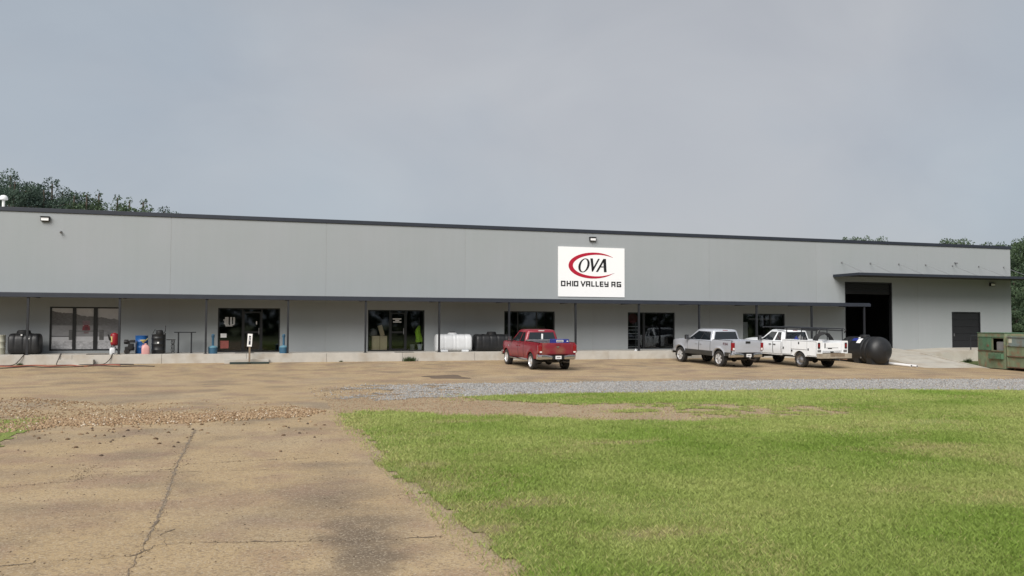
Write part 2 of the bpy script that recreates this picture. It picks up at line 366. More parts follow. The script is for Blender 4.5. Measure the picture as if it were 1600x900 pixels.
# ------------------------------------------------------------------ ground
def sheet_nodes(m, t, b, cols, scale, speck=None, bump=0.3, bscale=60, rough=0.92, stain=None, blobs=None):
    n = t.nodes; l = t.links.new
    g = n.new('ShaderNodeNewGeometry')
    a = n.new('ShaderNodeTexNoise'); a.inputs['Scale'].default_value = scale; a.inputs['Detail'].default_value = 7; a.inputs['Roughness'].default_value = 0.62
    l(g.outputs['Position'], a.inputs['Vector'])
    r = n.new('ShaderNodeValToRGB')
    while len(r.color_ramp.elements) < len(cols): r.color_ramp.elements.new(0.5)
    for i, (p, c) in enumerate(cols): r.color_ramp.elements[i].position = p; r.color_ramp.elements[i].color = c + (1,)
    l(a.outputs['Fac'], r.inputs['Fac']); src = r.outputs['Color']
    if stain:
        for (sc, lo, hi, amt, c, ofs) in stain:
            mpn = n.new('ShaderNodeMapping'); mpn.inputs['Location'].default_value = ofs; l(g.outputs['Position'], mpn.inputs['Vector'])
            s2 = n.new('ShaderNodeTexNoise'); s2.inputs['Scale'].default_value = sc; s2.inputs['Detail'].default_value = 6; l(mpn.outputs['Vector'], s2.inputs['Vector'])
            mr = n.new('ShaderNodeMapRange'); mr.inputs['From Min'].default_value = lo; mr.inputs['From Max'].default_value = hi; mr.inputs['To Max'].default_value = amt
            l(s2.outputs['Fac'], mr.inputs['Value'])
            mx = n.new('ShaderNodeMix'); mx.data_type = 'RGBA'; mx.inputs['B'].default_value = c + (1,)
            l(mr.outputs['Result'], mx.inputs['Factor']); l(src, mx.inputs['A']); src = mx.outputs['Result']
    if blobs:
        dn = n.new('ShaderNodeTexNoise'); dn.inputs['Scale'].default_value = 1.6; dn.inputs['Detail'].default_value = 7; dn.inputs['Roughness'].default_value = 0.65; l(g.outputs['Position'], dn.inputs['Vector'])
        for (cx, cy, rx_, ry_, amt, c) in blobs:
            mpn = n.new('ShaderNodeMapping'); mpn.vector_type = 'POINT'; mpn.inputs['Location'].default_value = (-cx / rx_, -cy / ry_, 0); mpn.inputs['Scale'].default_value = (1 / rx_, 1 / ry_, 0); l(g.outputs['Position'], mpn.inputs['Vector'])
            ln = n.new('ShaderNodeVectorMath'); ln.operation = 'LENGTH'; l(mpn.outputs['Vector'], ln.inputs[0])
            ma = n.new('ShaderNodeMath'); ma.operation = 'MULTIPLY_ADD'; ma.inputs[1].default_value = 2.4; l(dn.outputs['Fac'], ma.inputs[0])
            ma.inputs[2].default_value = -1.2
            ad = n.new('ShaderNodeMath'); ad.operation = 'ADD'; l(ln.outputs['Value'], ad.inputs[0]); l(ma.outputs['Value'], ad.inputs[1])
            mr = n.new('ShaderNodeMapRange'); mr.interpolation_type = 'SMOOTHSTEP'; mr.inputs['From Min'].default_value = 1.15; mr.inputs['From Max'].default_value = 0.15; mr.inputs['To Max'].default_value = amt; l(ad.outputs['Value'], mr.inputs['Value'])
            mx = n.new('ShaderNodeMix'); mx.data_type = 'RGBA'; mx.inputs['B'].default_value = c + (1,)
            l(mr.outputs['Result'], mx.inputs['Factor']); l(src, mx.inputs['A']); src = mx.outputs['Result']
    if speck:
        for (sc, lo, hi, c, amt) in speck:
            v = n.new('ShaderNodeTexVoronoi'); v.inputs['Scale'].default_value = sc; l(g.outputs['Position'], v.inputs['Vector'])
            sp = n.new('ShaderNodeSeparateColor'); l(v.outputs['Color'], sp.inputs['Color'])
            mr = n.new('ShaderNodeMapRange'); mr.inputs['From Min'].default_value = lo; mr.inputs['From Max'].default_value = hi; mr.inputs['To Max'].default_value = amt
            l(sp.outputs['Red'], mr.inputs['Value'])
            mx = n.new('ShaderNodeMix'); mx.data_type = 'RGBA'; mx.inputs['B'].default_value = c + (1,)
            l(mr.outputs['Result'], mx.inputs['Factor']); l(src, mx.inputs['A']); src = mx.outputs['Result']
    l(src, b.inputs['Base Color']); b.inputs['Roughness'].default_value = rough; b.inputs['Specular IOR Level'].default_value = 0.25
    f = n.new('ShaderNodeTexNoise'); f.inputs['Scale'].default_value = bscale; f.inputs['Detail'].default_value = 4; l(g.outputs['Position'], f.inputs['Vector'])
    bp = n.new('ShaderNodeBump'); bp.inputs['Strength'].default_value = bump; bp.inputs['Distance'].default_value = 0.015
    l(f.outputs['Fac'], bp.inputs['Height']); l(bp.outputs['Normal'], b.inputs['Normal'])

m, t, b = newmat('dusty_asphalt')
sheet_nodes(m, t, b, [(0.28, (0.345, 0.248, 0.138)), (0.5, (0.41, 0.302, 0.172)), (0.72, (0.455, 0.345, 0.208))], 0.35,
            speck=[(60, 0.72, 0.95, (0.50, 0.42, 0.31), 0.6), (48, 0.74, 0.97, (0.17, 0.125, 0.08), 0.65), (26, 0.86, 0.98, (0.20, 0.15, 0.10), 0.5), (90, .6, .95, (.22, .165, .11), .4)], bump=0.5, bscale=70,
            blobs=[(1.30, -37.0, .55, 2.6, .80, (.125, .098, .072)), (1.5, -33.6, .7, 1.3, .45, (.17, .135, .10)), (-1.7, -34.6, 1.2, .9, .5, (.24, .165, .115)), (-.1, -34.3, 1.1, .9, .55, (.25, .165, .12)), (-3.0, -31.2, 1.2, .8, .4, (.25, .18, .125)), (-.6, -38.3, 1.3, .8, .45, (.22, .16, .11)), (-2.8, -26.8, 1.6, .8, .35, (.21, .17, .125)), (-3.2, -17.2, 3.5, 1.6, .45, (.24, .205, .16)), (-7.5, -19.5, 3.0, 3.0, .45, (.25, .225, .185))],
            stain=[(0.55, 0.50, 0.66, 0.75, (0.185, 0.142, 0.10), (0, 0, 0)), (0.9, 0.50, 0.64, 0.6, (0.27, 0.175, 0.125), (7, 3, 0)), (0.22, 0.55, 0.7, 0.4, (0.33, 0.275, 0.20), (3, 9, 0))])
M['asphalt'] = m
m, t, b = newmat('gravel_bed')
sheet_nodes(m, t, b, [(0.3, (0.25, 0.235, 0.21)), (0.7, (0.36, 0.345, 0.32))], 1.2, speck=[(26, 0.6, 0.95, (0.42, 0.41, 0.395), 0.7), (30, 0.7, 0.95, (0.10, 0.10, 0.10), 0.7)], bump=0.9, bscale=25)
M['gravel_bed'] = m
m, t, b = newmat('bare_soil')
sheet_nodes(m, t, b, [(0.3, (0.285, 0.22, 0.135)), (0.7, (0.38, 0.30, 0.195))], 0.9, speck=[(40, 0.75, 0.95, (0.45, 0.35, 0.24), 0.7), (45, 0.8, 0.97, (0.13, 0.085, 0.05), 0.6)], bump=0.8, bscale=30)
M['soil'] = m
m, t, b = newmat('lawn_soil')
sheet_nodes(m, t, b, [(0.30, (0.165, 0.215, 0.05)), (0.52, (0.205, 0.25, 0.065)), (0.68, (0.24, 0.27, 0.085)), (0.8, (0.29, 0.26, 0.10))], 0.7, speck=[(45, 0.6, 0.95, (0.11, 0.155, 0.03), 0.5)], bump=0.9, bscale=45,
            blobs=[(a_, b_, c_ * .95, d_ * .95, .9, (.255, .20, .11)) for a_, b_, c_, d_ in ((3.45, -35.6, 1.15, .5), (2.85, -34.0, .5, .8), (2.75, -36.9, .4, .35), (5.0, -26.4, 1.1, .4), (3.0, -32.3, .5, .5), (4.6, -37.6, .8, .35), (7.2, -30.8, 1.2, .35), (12.5, -33.0, 1.4, .4))])
M['lawn_soil'] = m
WORN_C = (.25, .195, .105)
m, t, b = newmat('far_field')
sheet_nodes(m, t, b, [(0.3, (0.06, 0.085, 0.025)), (0.7, (0.13, 0.14, 0.05))], 0.05, bump=0.5, bscale=4)
M['field'] = m

def sheet(name, xs, ys, dz, m, mask=None):
    X, Y = np.meshgrid(np.array(xs), np.array(ys))
    Z = gz_np(X, Y) + dz
    V = np.stack([X, Y, Z], -1).reshape(-1, 3); nx = len(xs); ny = len(ys)
    i = np.arange(ny - 1)[:, None] * nx + np.arange(nx - 1)[None, :]
    F = np.stack([i, i + 1, i + 1 + nx, i + nx], -1).reshape(-1, 4)
    if mask is not None:
        cx = V[F][:, :, 0].mean(1); cy = V[F][:, :, 1].mean(1)
        F = F[mask(cx, cy)]
        used = np.unique(F); mp = np.zeros(len(V), int); mp[used] = np.arange(len(used)); V = V[used]; F = mp[F]
    o = fast_mesh(name, V, F, None, m)
    o.data.polygons.foreach_set('use_smooth', [True] * len(F))
    return o

def lin(a, b, n): return list(np.linspace(a, b, n))
gx = [-900, -400, -200, -100] + lin(-60, 28, 40) + lin(30, 44, 22) + [48, 60, 100, 200, 400, 900]
gy = [-900, -400, -150, -80] + lin(-55, -21, 18) + lin(-20, 0, 41) + [0.02, 20, 60, 120, 300, 900]
struct(sheet('ground', gx, gy, -0.03, M['field']))
struct(sheet('parking_lot', lin(-45, 28, 50) + lin(28.5, 43.2, 40), lin(-24.5, -0.0, 60), 0.0, M['asphalt'],
             lambda x, y: (y > -19.6 + 1.6 * (vnoise(x, y, 0.6, 3) - 0.5)) | (x < 2.4)))
lot2 = struct(sheet('parking_lot_edge', lin(43.2, 60, 12), lin(-24.5, -10.0, 20), 0.0, M['asphalt'])); lot2.name = 'side_yard'

def drive_edge(y):
    return np.interp(y, [-60, -38.6, -36.3, -34.2, -32.7, -30.4, -29.1, -26.6, -24.2, -21.8, -18.9], [2.5, 2.49, 2.43, 2.36, 2.26, 2.42, 2.5, 2.48, 2.5, 2.51, 2.61])
struct(sheet('driveway', lin(-4.4, 2.7, 120), lin(-62, -38, 50) + lin(-37.8, -19.0, 190), 0.006, M['asphalt'],
             lambda x, y: (x < drive_edge(y) + 0.22 * (fbm(x, y, 2.2, 9) - 0.5)) & (x > -4.25 + 0.3 * (fbm(x, y, 1.8, 19) - 0.5))))

strip_top = lambda x: np.interp(x, [2.9, 4.4, 7.8, 11.6, 15.5, 21.2, 26.9, 32.4, 45, 60], [-15.2, -13.9, -13.95, -14.2, -14.6, -15.1, -16.1, -17.4, -20.5, -24])
strip_bot = lambda x: np.interp(x, [2.8, 4.2, 6.4, 8.6, 10.9, 13.2, 18.1, 22.7, 26.7, 45, 60], [-19.2, -20.3, -19.5, -19.3, -19.35, -19.4, -19.7, -20.8, -22.4, -27, -31])
def in_strip(x, y):
    n = 0.9 * (fbm(x, y, 1.1, 31) - 0.5) + 0.3 * (vnoise(x, y, 4.0, 33) - 0.5)
    return (fbm(x, y, 1.3, 35) > .74 - .085 * (x - 2.3)) & (x > 2.75 + n) & (y < strip_top(x) + n) & (y > strip_bot(x) + n)
struct(sheet('gravel_strip', lin(2.4, 46, 300), lin(-30, -13, 120), 0.012, M['gravel_bed'], in_strip))

up_lo = lambda x: np.interp(x, [7.3, 8.2, 9.3, 12, 13, 14.1, 16, 18.5], [-20.8, -21.8, -23.0, -23.2, -23.9, -24.6, -25.8, -27.6])
main_top = lambda x: np.interp(x, [2.4, 3.1, 4.1, 4.7, 5.1, 6.9, 9.2, 10.1, 11.2, 12.8, 15, 18.5], [-24.0, -23.5, -23.2, -23.8, -25.0, -25.7, -27.4, -27.7, -27.6, -27.4, -27.4, -27.6])
WORN = ((3.45, -35.6, 1.15, .5), (2.85, -34.0, .5, .8), (2.75, -36.9, .4, .35), (5.0, -26.4, 1.1, .4), (3.0, -32.3, .5, .5), (4.6, -37.6, .8, .35), (9.5, -37.2, .9, .3), (7.2, -30.8, 1.2, .35), (12.5, -33.0, 1.4, .4), (15.5, -29.5, 1.6, .5))
def worn(x, y):
    n = 1.6 * (fbm(x, y, 1.7, 141) - .5) + .8 * (vnoise(x, y, 6.0, 143) - .5); w_ = np.zeros_like(x)
    for (cx, cy, rx_, ry_) in WORN: w_ = np.maximum(w_, np.clip(1.25 - np.hypot((x - cx) / rx_, (y - cy) / ry_) + n, 0, 1))
    return w_
def lawn_d(x, y):
    """>0 inside the lawn"""
    n = 0.9 * (fbm(x, y, 0.9, 41) - 0.5) + 0.6 * (vnoise(x, y, 3.1, 43) - 0.5)
    main = np.minimum(x - drive_edge(y) - 0.06 + 0.50 * n, main_top(x) - y + n)
    upper = np.minimum(np.minimum(strip_bot(x) - 0.12 - y + 0.5 * n, y - up_lo(x) + n), x - 7.0 + n)
    isle = 0.55 - np.hypot((x - 10.2) / 1.0, (y + 25.2) / 0.6) + 0.6 * n
    fill = np.where((x > 8) & (x < 40) & (y < strip_bot(x) - .2) & (y > -30), (x - 13.6) * 0.22 + 1.9 * n, -9)
    left = np.minimum(-4.28 - x, np.minimum(-23.0 - y, 50 + y)) + 0.5 * n
    return np.maximum.reduce([main, upper, isle, fill, left])
struct(sheet('bare_ground', lin(1.9, 3.4, 12) + lin(3.6, 19, 60), lin(-62, -40, 10) + lin(-39, -18.5, 110), 0.003, M['soil']))
struct(sheet('verge', lin(-6.0, -3.9, 12), lin(-62, -40, 10) + lin(-39, -22.5, 60), 0.003, M['soil']))
struct(sheet('lawn', lin(-40, -5, 30) + lin(-4.9, -4.1, 8) + lin(2.3, 20, 150) + lin(20.3, 48, 60), lin(-62, -40, 24) + lin(-39.8, -18.8, 170), 0.016, M['lawn_soil'], lambda x, y: lawn_d(x, y) > 0.0))

# ------------------------------------------------------------------ walkway, steps, ramp
WZ = 0.46                      # walkway level
WALL = 2.6                     # front face of the wall
rw = thing('walkway', 'raised concrete walkway running along the front of the warehouse', 'walkway', (0, 0, 0)); struct(rw)
slabs = [-20.0] + [-15.6 + 4.03 * k for k in range(14)]
slabs = [s for s in slabs if s < 39.0] + [39.2]
for a, b_ in zip(slabs[:-1], slabs[1:]):
    mb = MB().box(a + 0.006, b_ - 0.006, 0.0, WALL + 0.1, -0.3, WZ, b=0.012)
    mb.build('walkway_slab', M['concrete'], rw)
st = struct(MB().box(-8.05, -6.55, -0.42, -0.01, -0.2, 0.24, b=0.02).build('entry_step', M['concrete']))
st = struct(MB().box(-0.55, 1.62, -0.34, -0.01, -0.2, 0.19, b=0.02).build('entry_step', M['concrete']))

rp = MB()
xs = lin(39.3, 43.3, 5); ys = [2.7, 2.0, 0.5, -1.0, -2.5, -4.0, -5.0, -5.3]
def rz_(y): return WZ - 0.004 if y > 2.3 else WZ - 0.004 - (2.3 - y) / 7.6 * (WZ + 0.62)
top = [[(x, y, rz_(y)) for x in xs] for y in ys]
rp.grid(top)
for xe in (39.3, 43.3):
    rp.grid([[(xe, y, rz_(y)) for y in ys], [(xe, y, -1.0) for y in ys]])
ramp = struct(rp.build('loading_ramp', M['ramp'], smooth=30))
for y in (-0.6, -2.9): # tooled joints
    MB().add([(39.32, y - 0.02, rz_(y - 0.02) + 0.003), (43.28, y - 0.02, rz_(y - 0.02) + 0.003), (43.28, y + 0.02, rz_(y + 0.02) + 0.003), (39.32, y + 0.02, rz_(y + 0.02) + 0.003)], [(0, 1, 2, 3)]).build('tooled_joint', M['sealant'], ramp)
kb = MB(); ks = lin(0.2, -5.25, 10)
kb.loft([[(43.31, y, rz_(y) - 0.4), (43.31, y, rz_(y) + 0.06), (43.46, y, rz_(y) + 0.06), (43.46, y, rz_(y) - 0.4)] for y in ks])
kb.build('ramp_edge', M['ramp'], ramp)
ap = MB()
ap.loft([[(43.47, 0.1, -0.8), (43.47, 0.1, 0.10), (43.47, 2.65, 0.30), (43.47, 2.65, -0.8)], [(47.4, 0.1, -0.8), (47.4, 0.1, 0.36), (47.4, 2.65, WZ), (47.4, 2.65, -0.8)],
         [(51.3, 0.1, -0.8), (51.3, 0.1, 0.40), (51.3, 2.65, WZ), (51.3, 2.65, -0.8)]])
struct(ap.build('side_landing', M['ramp']))

# ------------------------------------------------------------------ warehouse
BX0, BX1, BTOP = -19.6, 53.85, 7.83
wh = thing('warehouse', 'long grey concrete panel warehouse with navy roof trim and canopy', 'warehouse', (17, WALL, 0.0))
WO = (17, WALL, 0.0)
openings = [  # x0,x1,z0,z1
    (-9.03, -5.71, 0.58, 2.83), (-0.94, 2.28, WZ, 2.84), (7.07, 10.33, WZ, 2.80), (15.13, 18.33, 0.52, 2.79), (23.17, 26.44, 0.50, 2.78),
    (31.38, 34.57, 0.52, 2.76), (39.34, 43.26, WZ, 4.98), (48.4, 51.0, WZ, 3.0)]
joints = [-19.6, -11.5, -3.36, 4.72, 12.72, 20.8, 28.9, 37.05, 45.44, 53.85]
def wall_cells(x0, x1, z0, z1, holes, y0, y1):
    hs = [(max(a, x0), min(b_, x1), max(c, z0), min(d, z1)) for a, b_, c, d in holes if a < x1 and b_ > x0]
    X = sorted({x0, x1, *[h[0] for h in hs], *[h[1] for h in hs]}); Z = sorted({z0, z1, *[h[2] for h in hs], *[h[3] for h in hs]})
    def solid(i, j):
        if i < 0 or j < 0 or i >= len(X) - 1 or j >= len(Z) - 1: return False
        cx = (X[i] + X[i + 1]) / 2; cz = (Z[j] + Z[j + 1]) / 2
        return not any(h[0] < cx < h[1] and h[2] < cz < h[3] for h in hs)
    mb = MB()
    for i in range(len(X) - 1):
        for j in range(len(Z) - 1):
            if not solid(i, j): continue
            a, b_, c, d = X[i], X[i + 1], Z[j], Z[j + 1]
            mb.add([(a, y0, c), (b_, y0, c), (b_, y0, d), (a, y0, d)], [(0, 1, 2, 3)])
            mb.add([(a, y1, c), (a, y1, d), (b_, y1, d), (b_, y1, c)], [(0, 1, 2, 3)])
            if not solid(i - 1, j): mb.add([(a, y0, c), (a, y0, d), (a, y1, d), (a, y1, c)], [(0, 1, 2, 3)])
            if not solid(i + 1, j): mb.add([(b_, y0, c), (b_, y1, c), (b_, y1, d), (b_, y0, d)], [(0, 1, 2, 3)])
            if not solid(i, j - 1): mb.add([(a, y0, c), (a, y1, c), (b_, y1, c), (b_, y0, c)], [(0, 1, 2, 3)])
            if not solid(i, j + 1): mb.add([(a, y0, d), (b_, y0, d), (b_, y1, d), (a, y1, d)], [(0, 1, 2, 3)])
    return mb
for a, b_ in zip(joints[:-1], joints[1:]):
    mb = wall_cells(a + 0.009, b_ - (0.009 if b_ < BX1 else 0), -0.4, 7.62, openings, WALL, WALL + 0.2)
    mb.build('wall_panel', M['panel'], wh, WO, fixn=False)
for a in joints[1:-1]:
    # the recessed sealant, skipping openings
    MB().box(a - 0.008, a + 0.008, WALL + 0.006, WALL + 0.19, -0.3, 7.6).build('joint_sealant', M['sealant'], wh, WO)
MB().box(BX1 - 0.2, BX1, WALL + 0.21, 36, -0.8, 7.62).build('side_wall', M['panel'], wh, WO)
MB().box(BX0, BX0 + 0.2, WALL + 0.21, 36, -0.8, 7.62).build('side_wall', M['panel'], wh, WO)
MB().box(BX0, BX1, 36.01, 36.2, -0.8, 7.62).build('rear_wall', M['panel'], wh, WO)
MB().box(BX0 + 0.21, BX1 - 0.21, WALL + 0.22, 35.9, 7.3, 7.4).build('roof', M['roof'], wh, WO)
cap = MB().box(BX0 - 0.05, BX1 + 0.06, WALL - 0.06, WALL + 0.32, 7.625, BTOP, b=0.01)
cap.box(BX1 - 0.32, BX1 + 0.06, WALL + 0.33, 36.2, 7.625, BTOP); cap.box(BX0 - 0.05, BX0 + 0.3, WALL + 0.33, 36.2, 7.625, BTOP)
cap.build('parapet_cap', M['navy'], wh, WO)
# interior shell
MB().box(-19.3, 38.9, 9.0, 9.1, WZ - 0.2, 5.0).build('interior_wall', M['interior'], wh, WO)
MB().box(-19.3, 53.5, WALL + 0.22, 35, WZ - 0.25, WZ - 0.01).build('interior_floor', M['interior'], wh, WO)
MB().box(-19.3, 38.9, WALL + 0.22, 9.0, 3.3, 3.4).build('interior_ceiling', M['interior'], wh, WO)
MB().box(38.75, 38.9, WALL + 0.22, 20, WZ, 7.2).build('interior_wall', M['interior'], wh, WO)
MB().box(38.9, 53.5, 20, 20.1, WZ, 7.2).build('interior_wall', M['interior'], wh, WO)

# windows and glazed entries: x0,x1,z0,z1, mullion xs, (door between x's)
FD = WALL + 0.07
def frame_rect(mb, x0, x1, z0, z1, w, y0=FD, y1=FD + 0.1):
    mb.box(x0, x0 + w, y0, y1, z0, z1); mb.box(x1 - w, x1, y0, y1, z0, z1)
    mb.box(x0 + w, x1 - w, y0, y1, z0, z0 + w); mb.box(x0 + w, x1 - w, y0, y1, z1 - w, z1)
def window(k, mull, w=0.06, door=None, label=None, name='window'):
    x0, x1, z0, z1 = openings[k]; x0 += .004; x1 -= .004; z0 += .004; z1 -= .004
    mb = MB(); frame_rect(mb, x0, x1, z0, z1, w)
    win = mb.build(name, M['frame'], wh, WO, label=label)
    for mx, mw in mull: MB().box(mx - mw / 2, mx + mw / 2, FD - 0.006, FD + 0.09, z0 + w, z1 - w).build('mullion', M['frame'], win, WO)
    ed = [x0 + w] + [e for mx, mw in mull for e in (mx - mw / 2, mx + mw / 2)] + [x1 - w]
    for a, b_ in zip(ed[0::2], ed[1::2]):
        MB().box(a, b_, FD + 0.045, FD + 0.055, z0 + w, z1 - w).build('pane', M['glass'], win, WO)
    if door:
        a, b_ = door; mb = MB(); frame_rect(mb, a, b_, z0 + w, z0 + 2.18, 0.07, FD - 0.012, FD + 0.04)
        mb.box(a + .07, b_ - .07, FD - 0.012, FD + 0.04, z0 + 1.02, z0 + 1.12)
        mb.build('door_frame', M['frame'], win, WO)
        MB().box(b_ - 0.13, b_ - 0.10, FD - 0.07, FD - 0.04, z0 + 0.95, z0 + 1.3).build('door_handle', M['steel'], win, WO)
    return win
w1 = window(0, [(-7.91, 0.16), (-6.92, 0.19)], 0.075, label='black framed window filled with a grey printed field picture')
w2 = window(1, [(0.32, 0.07), (1.33, 0.07)], door=(0.36, 1.29), label='dark glazed entrance with white lettering at its upper left', name='glazed_entrance')
w3 = window(2, [(8.33, 0.07), (9.27, 0.07)], door=(8.37, 9.23), label='dark glazed entrance with a cardboard box behind its glass', name='glazed_entrance')
w4 = window(3, [(16.0, 0.06), (17.2, 0.06)])
w5 = window(4, [(24.3, 0.14)])
w6 = window(5, [(32.4, 0.06), (33.5, 0.06)])

# printed mural behind the glass of the first window
def mural():
    x0, x1, z0, z1 = -8.95, -5.79, 0.66, 2.75; nx, nz = 190, 126
    xs = np.linspace(0, 1, nx); zs = np.linspace(0, 1, nz); U, W = np.meshgrid(xs, zs)
    n1 = fbm(U * 10, W * 10, 1.3, 5); n2 = fbm(U * 40, W * 40, 1.0, 8)
    g = 0.15 + 0.10 * W + 0.05 * n1                                # pale sky
    tree = (W > 0.58 + 0.0 * U) & (W < 0.93 - 0.22 * U + 0.10 * (n1 - 0.5)) ; g = np.where(tree, 0.055 + 0.05 * n2 + 0.03 * U, g)
    mist = (W > 0.30) & (W <= 0.58); g = np.where(mist, 0.13 + 0.07 * n1 - 0.05 * U, g)
    row = (W > 0.2) & (W < 0.31); g = np.where(row, 0.26 + 0.05 * n1, g)
    fld = W <= 0.2; g = np.where(fld, 0.12 + 0.22 * n2, g)
    hed = (np.abs(W - 0.315) < 0.012) & (U < 0.35); g = np.where(hed, 0.05, g)
    C3 = np.stack([g, g * 1.0, g * 1.03], -1)
    def put(mask, c): C3[mask] = np.array(c) * (0.75 + 0.5 * n2[mask][:, None])
    cxm = 0.505
    put((np.abs(U - cxm) < 0.045 + 0.10 * (0.62 - W)) & (W > 0.46) & (W < 0.60), (0.11, 0.030, 0.036))       # red machine
    put((np.abs(U - cxm) < 0.055) & (W >= 0.60) & (W < 0.70), (0.12, 0.09, 0.10))
    put((np.abs(U - cxm) < 0.035) & (W > 0.38) & (W < 0.46), (0.11, 0.08, 0.085))
    put((np.abs(np.abs(U - cxm) - 0.040) < 0.010) & (np.abs(W - 0.575) < 0.010), (0.20, 0.15, 0.15)); put((np.abs(U - cxm) < 0.022) & (W > 0.47) & (W < 0.54), (0.07, 0.03, 0.035))
    for cx in (0.285, 0.735): put((np.abs(U - cx) < 0.035) & (W > 0.22) & (W < 0.47), (0.07, 0.07, 0.07))
    put((np.abs(W - 0.44) < 0.012) & (np.abs(U - cxm) < 0.24), (0.09, 0.09, 0.09))
    C3 *= 1.9
    X = x0 + U * (x1 - x0); Z = z0 + W * (z1 - z0)
    V = np.stack([X - WO[0], np.full_like(X, FD + 0.040 - WO[1]), Z - WO[2]], -1).reshape(-1, 3)
    i = np.arange(nz - 1)[:, None] * nx + np.arange(nx - 1)[None, :]
    F = np.stack([i, i + 1, i + 1 + nx, i + nx], -1).reshape(-1, 4)
    fast_mesh('printed_mural', V, F, C3.reshape(-1, 3), attr_mat('mural_print', 0.6), w1)['label'] = 'grey printed picture of a red field machine'
mural()

# lettering rows and notices on the entrance glass
def rows(win, x0, x1, z0, z1, spec, name='glass_lettering'):
    mb = MB(); n = len(spec); h = (z1 - z0) / n
    for i, segs in enumerate(spec):
        zt = z1 - i * h
        for a, b_ in segs:
            xx = x0 + a * (x1 - x0); xe = x0 + b_ * (x1 - x0)
            while xx < xe - 0.005:
                wd = min(random.uniform(0.025, 0.05), xe - xx)
                mb.box(xx, xx + wd * 0.9, FD + 0.036, FD + 0.041, zt - h * 0.72, zt); xx += wd
    mb.build(name, M['white'], win, WO)
rows(w2, -0.67, -0.07, 1.83, 2.34, [[(.15, .45), (.58, .75), (.85, 1)], [(.15, .45), (.58, .75), (.85, 1)], [(0, .45), (.58, .75), (.85, 1)], [(.08, .45), (.58, .75), (.85, 1)], [(.1, .45), (.58, .75), (.85, 1)], [(.05, .45), (.58, .75), (.85, 1)], [(.15, .5), (.58, .95)], [(.2, .8)]])
rows(w3, 8.5, 9.0, 2.06, 2.32, [[(0, 1)], [(.3, .75)], [(0.05, 1)]])
MB().box(-0.80, -0.49, FD + 0.036, FD + 0.04, 1.24, 1.46).build('paper_notice', M['white'], w2, WO)
MB().box(-0.80, -0.38, FD + 0.036, FD + 0.04, 0.66, 1.07).build('paper_notice', mat('faded_red_notice', (0.32, 0.09, 0.075), 0.7, 0, 0.25, 9), w2, WO, label='faded red square notice')
MB().box(1.02, 1.07, FD - 0.014, FD - 0.018, 1.95, 2.12).build('door_sticker', M['white'], w2, WO)

# loading opening with a half-raised sectional door, and dark service door
ld = MB(); x0, x1, z0, z1 = openings[6]
ld.box(x0, x0 + 0.08, WALL + 0.03, WALL + 0.25, z0, z1); ld.box(x1 - 0.08, x1, WALL + 0.03, WALL + 0.25, z0, z1); ld.box(x0 + .08, x1 - .08, WALL + 0.03, WALL + 0.25, z1 - 0.1, z1)
lo_ = ld.build('loading_door', M['frame'], wh, WO, label='tall loading doorway with its sectional door rolled up')
for k in range(2):
    MB().box(x0 + .085, x1 - .085, WALL + 0.14, WALL + 0.19, z1 - 0.11 - 0.36 * (k + 1), z1 - 0.115 - 0.36 * k, b=0.012).build('door_section', M['doordark'], lo_, WO)
sdv = MB(); x0, x1, z0, z1 = openings[7]
sdv.box(x0, x0 + 0.07, WALL + 0.03, WALL + 0.2, z0, z1); sdv.box(x1 - 0.07, x1, WALL + 0.03, WALL + 0.2, z0, z1); sdv.box(x0 + .07, x1 - .07, WALL + 0.03, WALL + 0.2, z1 - 0.07, z1)
so_ = sdv.build('service_door', M['frame'], wh, WO, label='dark sectional service door at the right end')
for k in range(5):
    hh = (z1 - 0.07 - z0) / 5
    MB().box(x0 + .072, x1 - .072, WALL + 0.09, WALL + 0.14, z0 + k * hh + .006, z0 + (k + 1) * hh - .006, b=0.012).build('door_section', M['doordark'], so_, WO)
MB().box(x0 + .22, x0 + .28, WALL + 0.05, WALL + 0.088, z0 + .8, z0 + 1.0).build('door_handle', M['steel'], so_, WO)

# canopy with posts
cn = MB(); cn.box(-19.9, 39.2, 0.16, WALL - 0.004, 3.34, 3.42)
cano = cn.build('canopy', M['soffit'], wh, WO, label='flat walkway canopy on slim dark posts')
MB().box(-19.9, 39.2, 0.04, 0.155, 3.235, 3.43, b=0.008).build('fascia', M['navy'], cano, WO)
MB().box(39.205, 39.28, 0.04, WALL - 0.01, 3.235, 3.43).build('fascia', M['navy'], cano, WO)
MB().box(-19.9, 39.2, 0.05, WALL - 0.01, 3.432, 3.46).build('canopy_deck', M['navy'], cano, WO)
for k in range(-4, 13):
    x = -9.52 + 4.03 * k
    if x < -19.5: continue
    if x > 39: continue
    p = MB().box(x - 0.05, x + 0.05, 0.10, 0.20, WZ, 3.338); p.box(x - 0.10, x + 0.10, 0.06, 0.26, WZ + 0.001, WZ + 0.02)
    p.build('canopy_post', M['post'], cano, WO)
    MB().box(x - 0.04, x + 0.04, 0.23, WALL - 0.02, 3.26, 3.338).build('canopy_beam', M['post'], cano, WO)

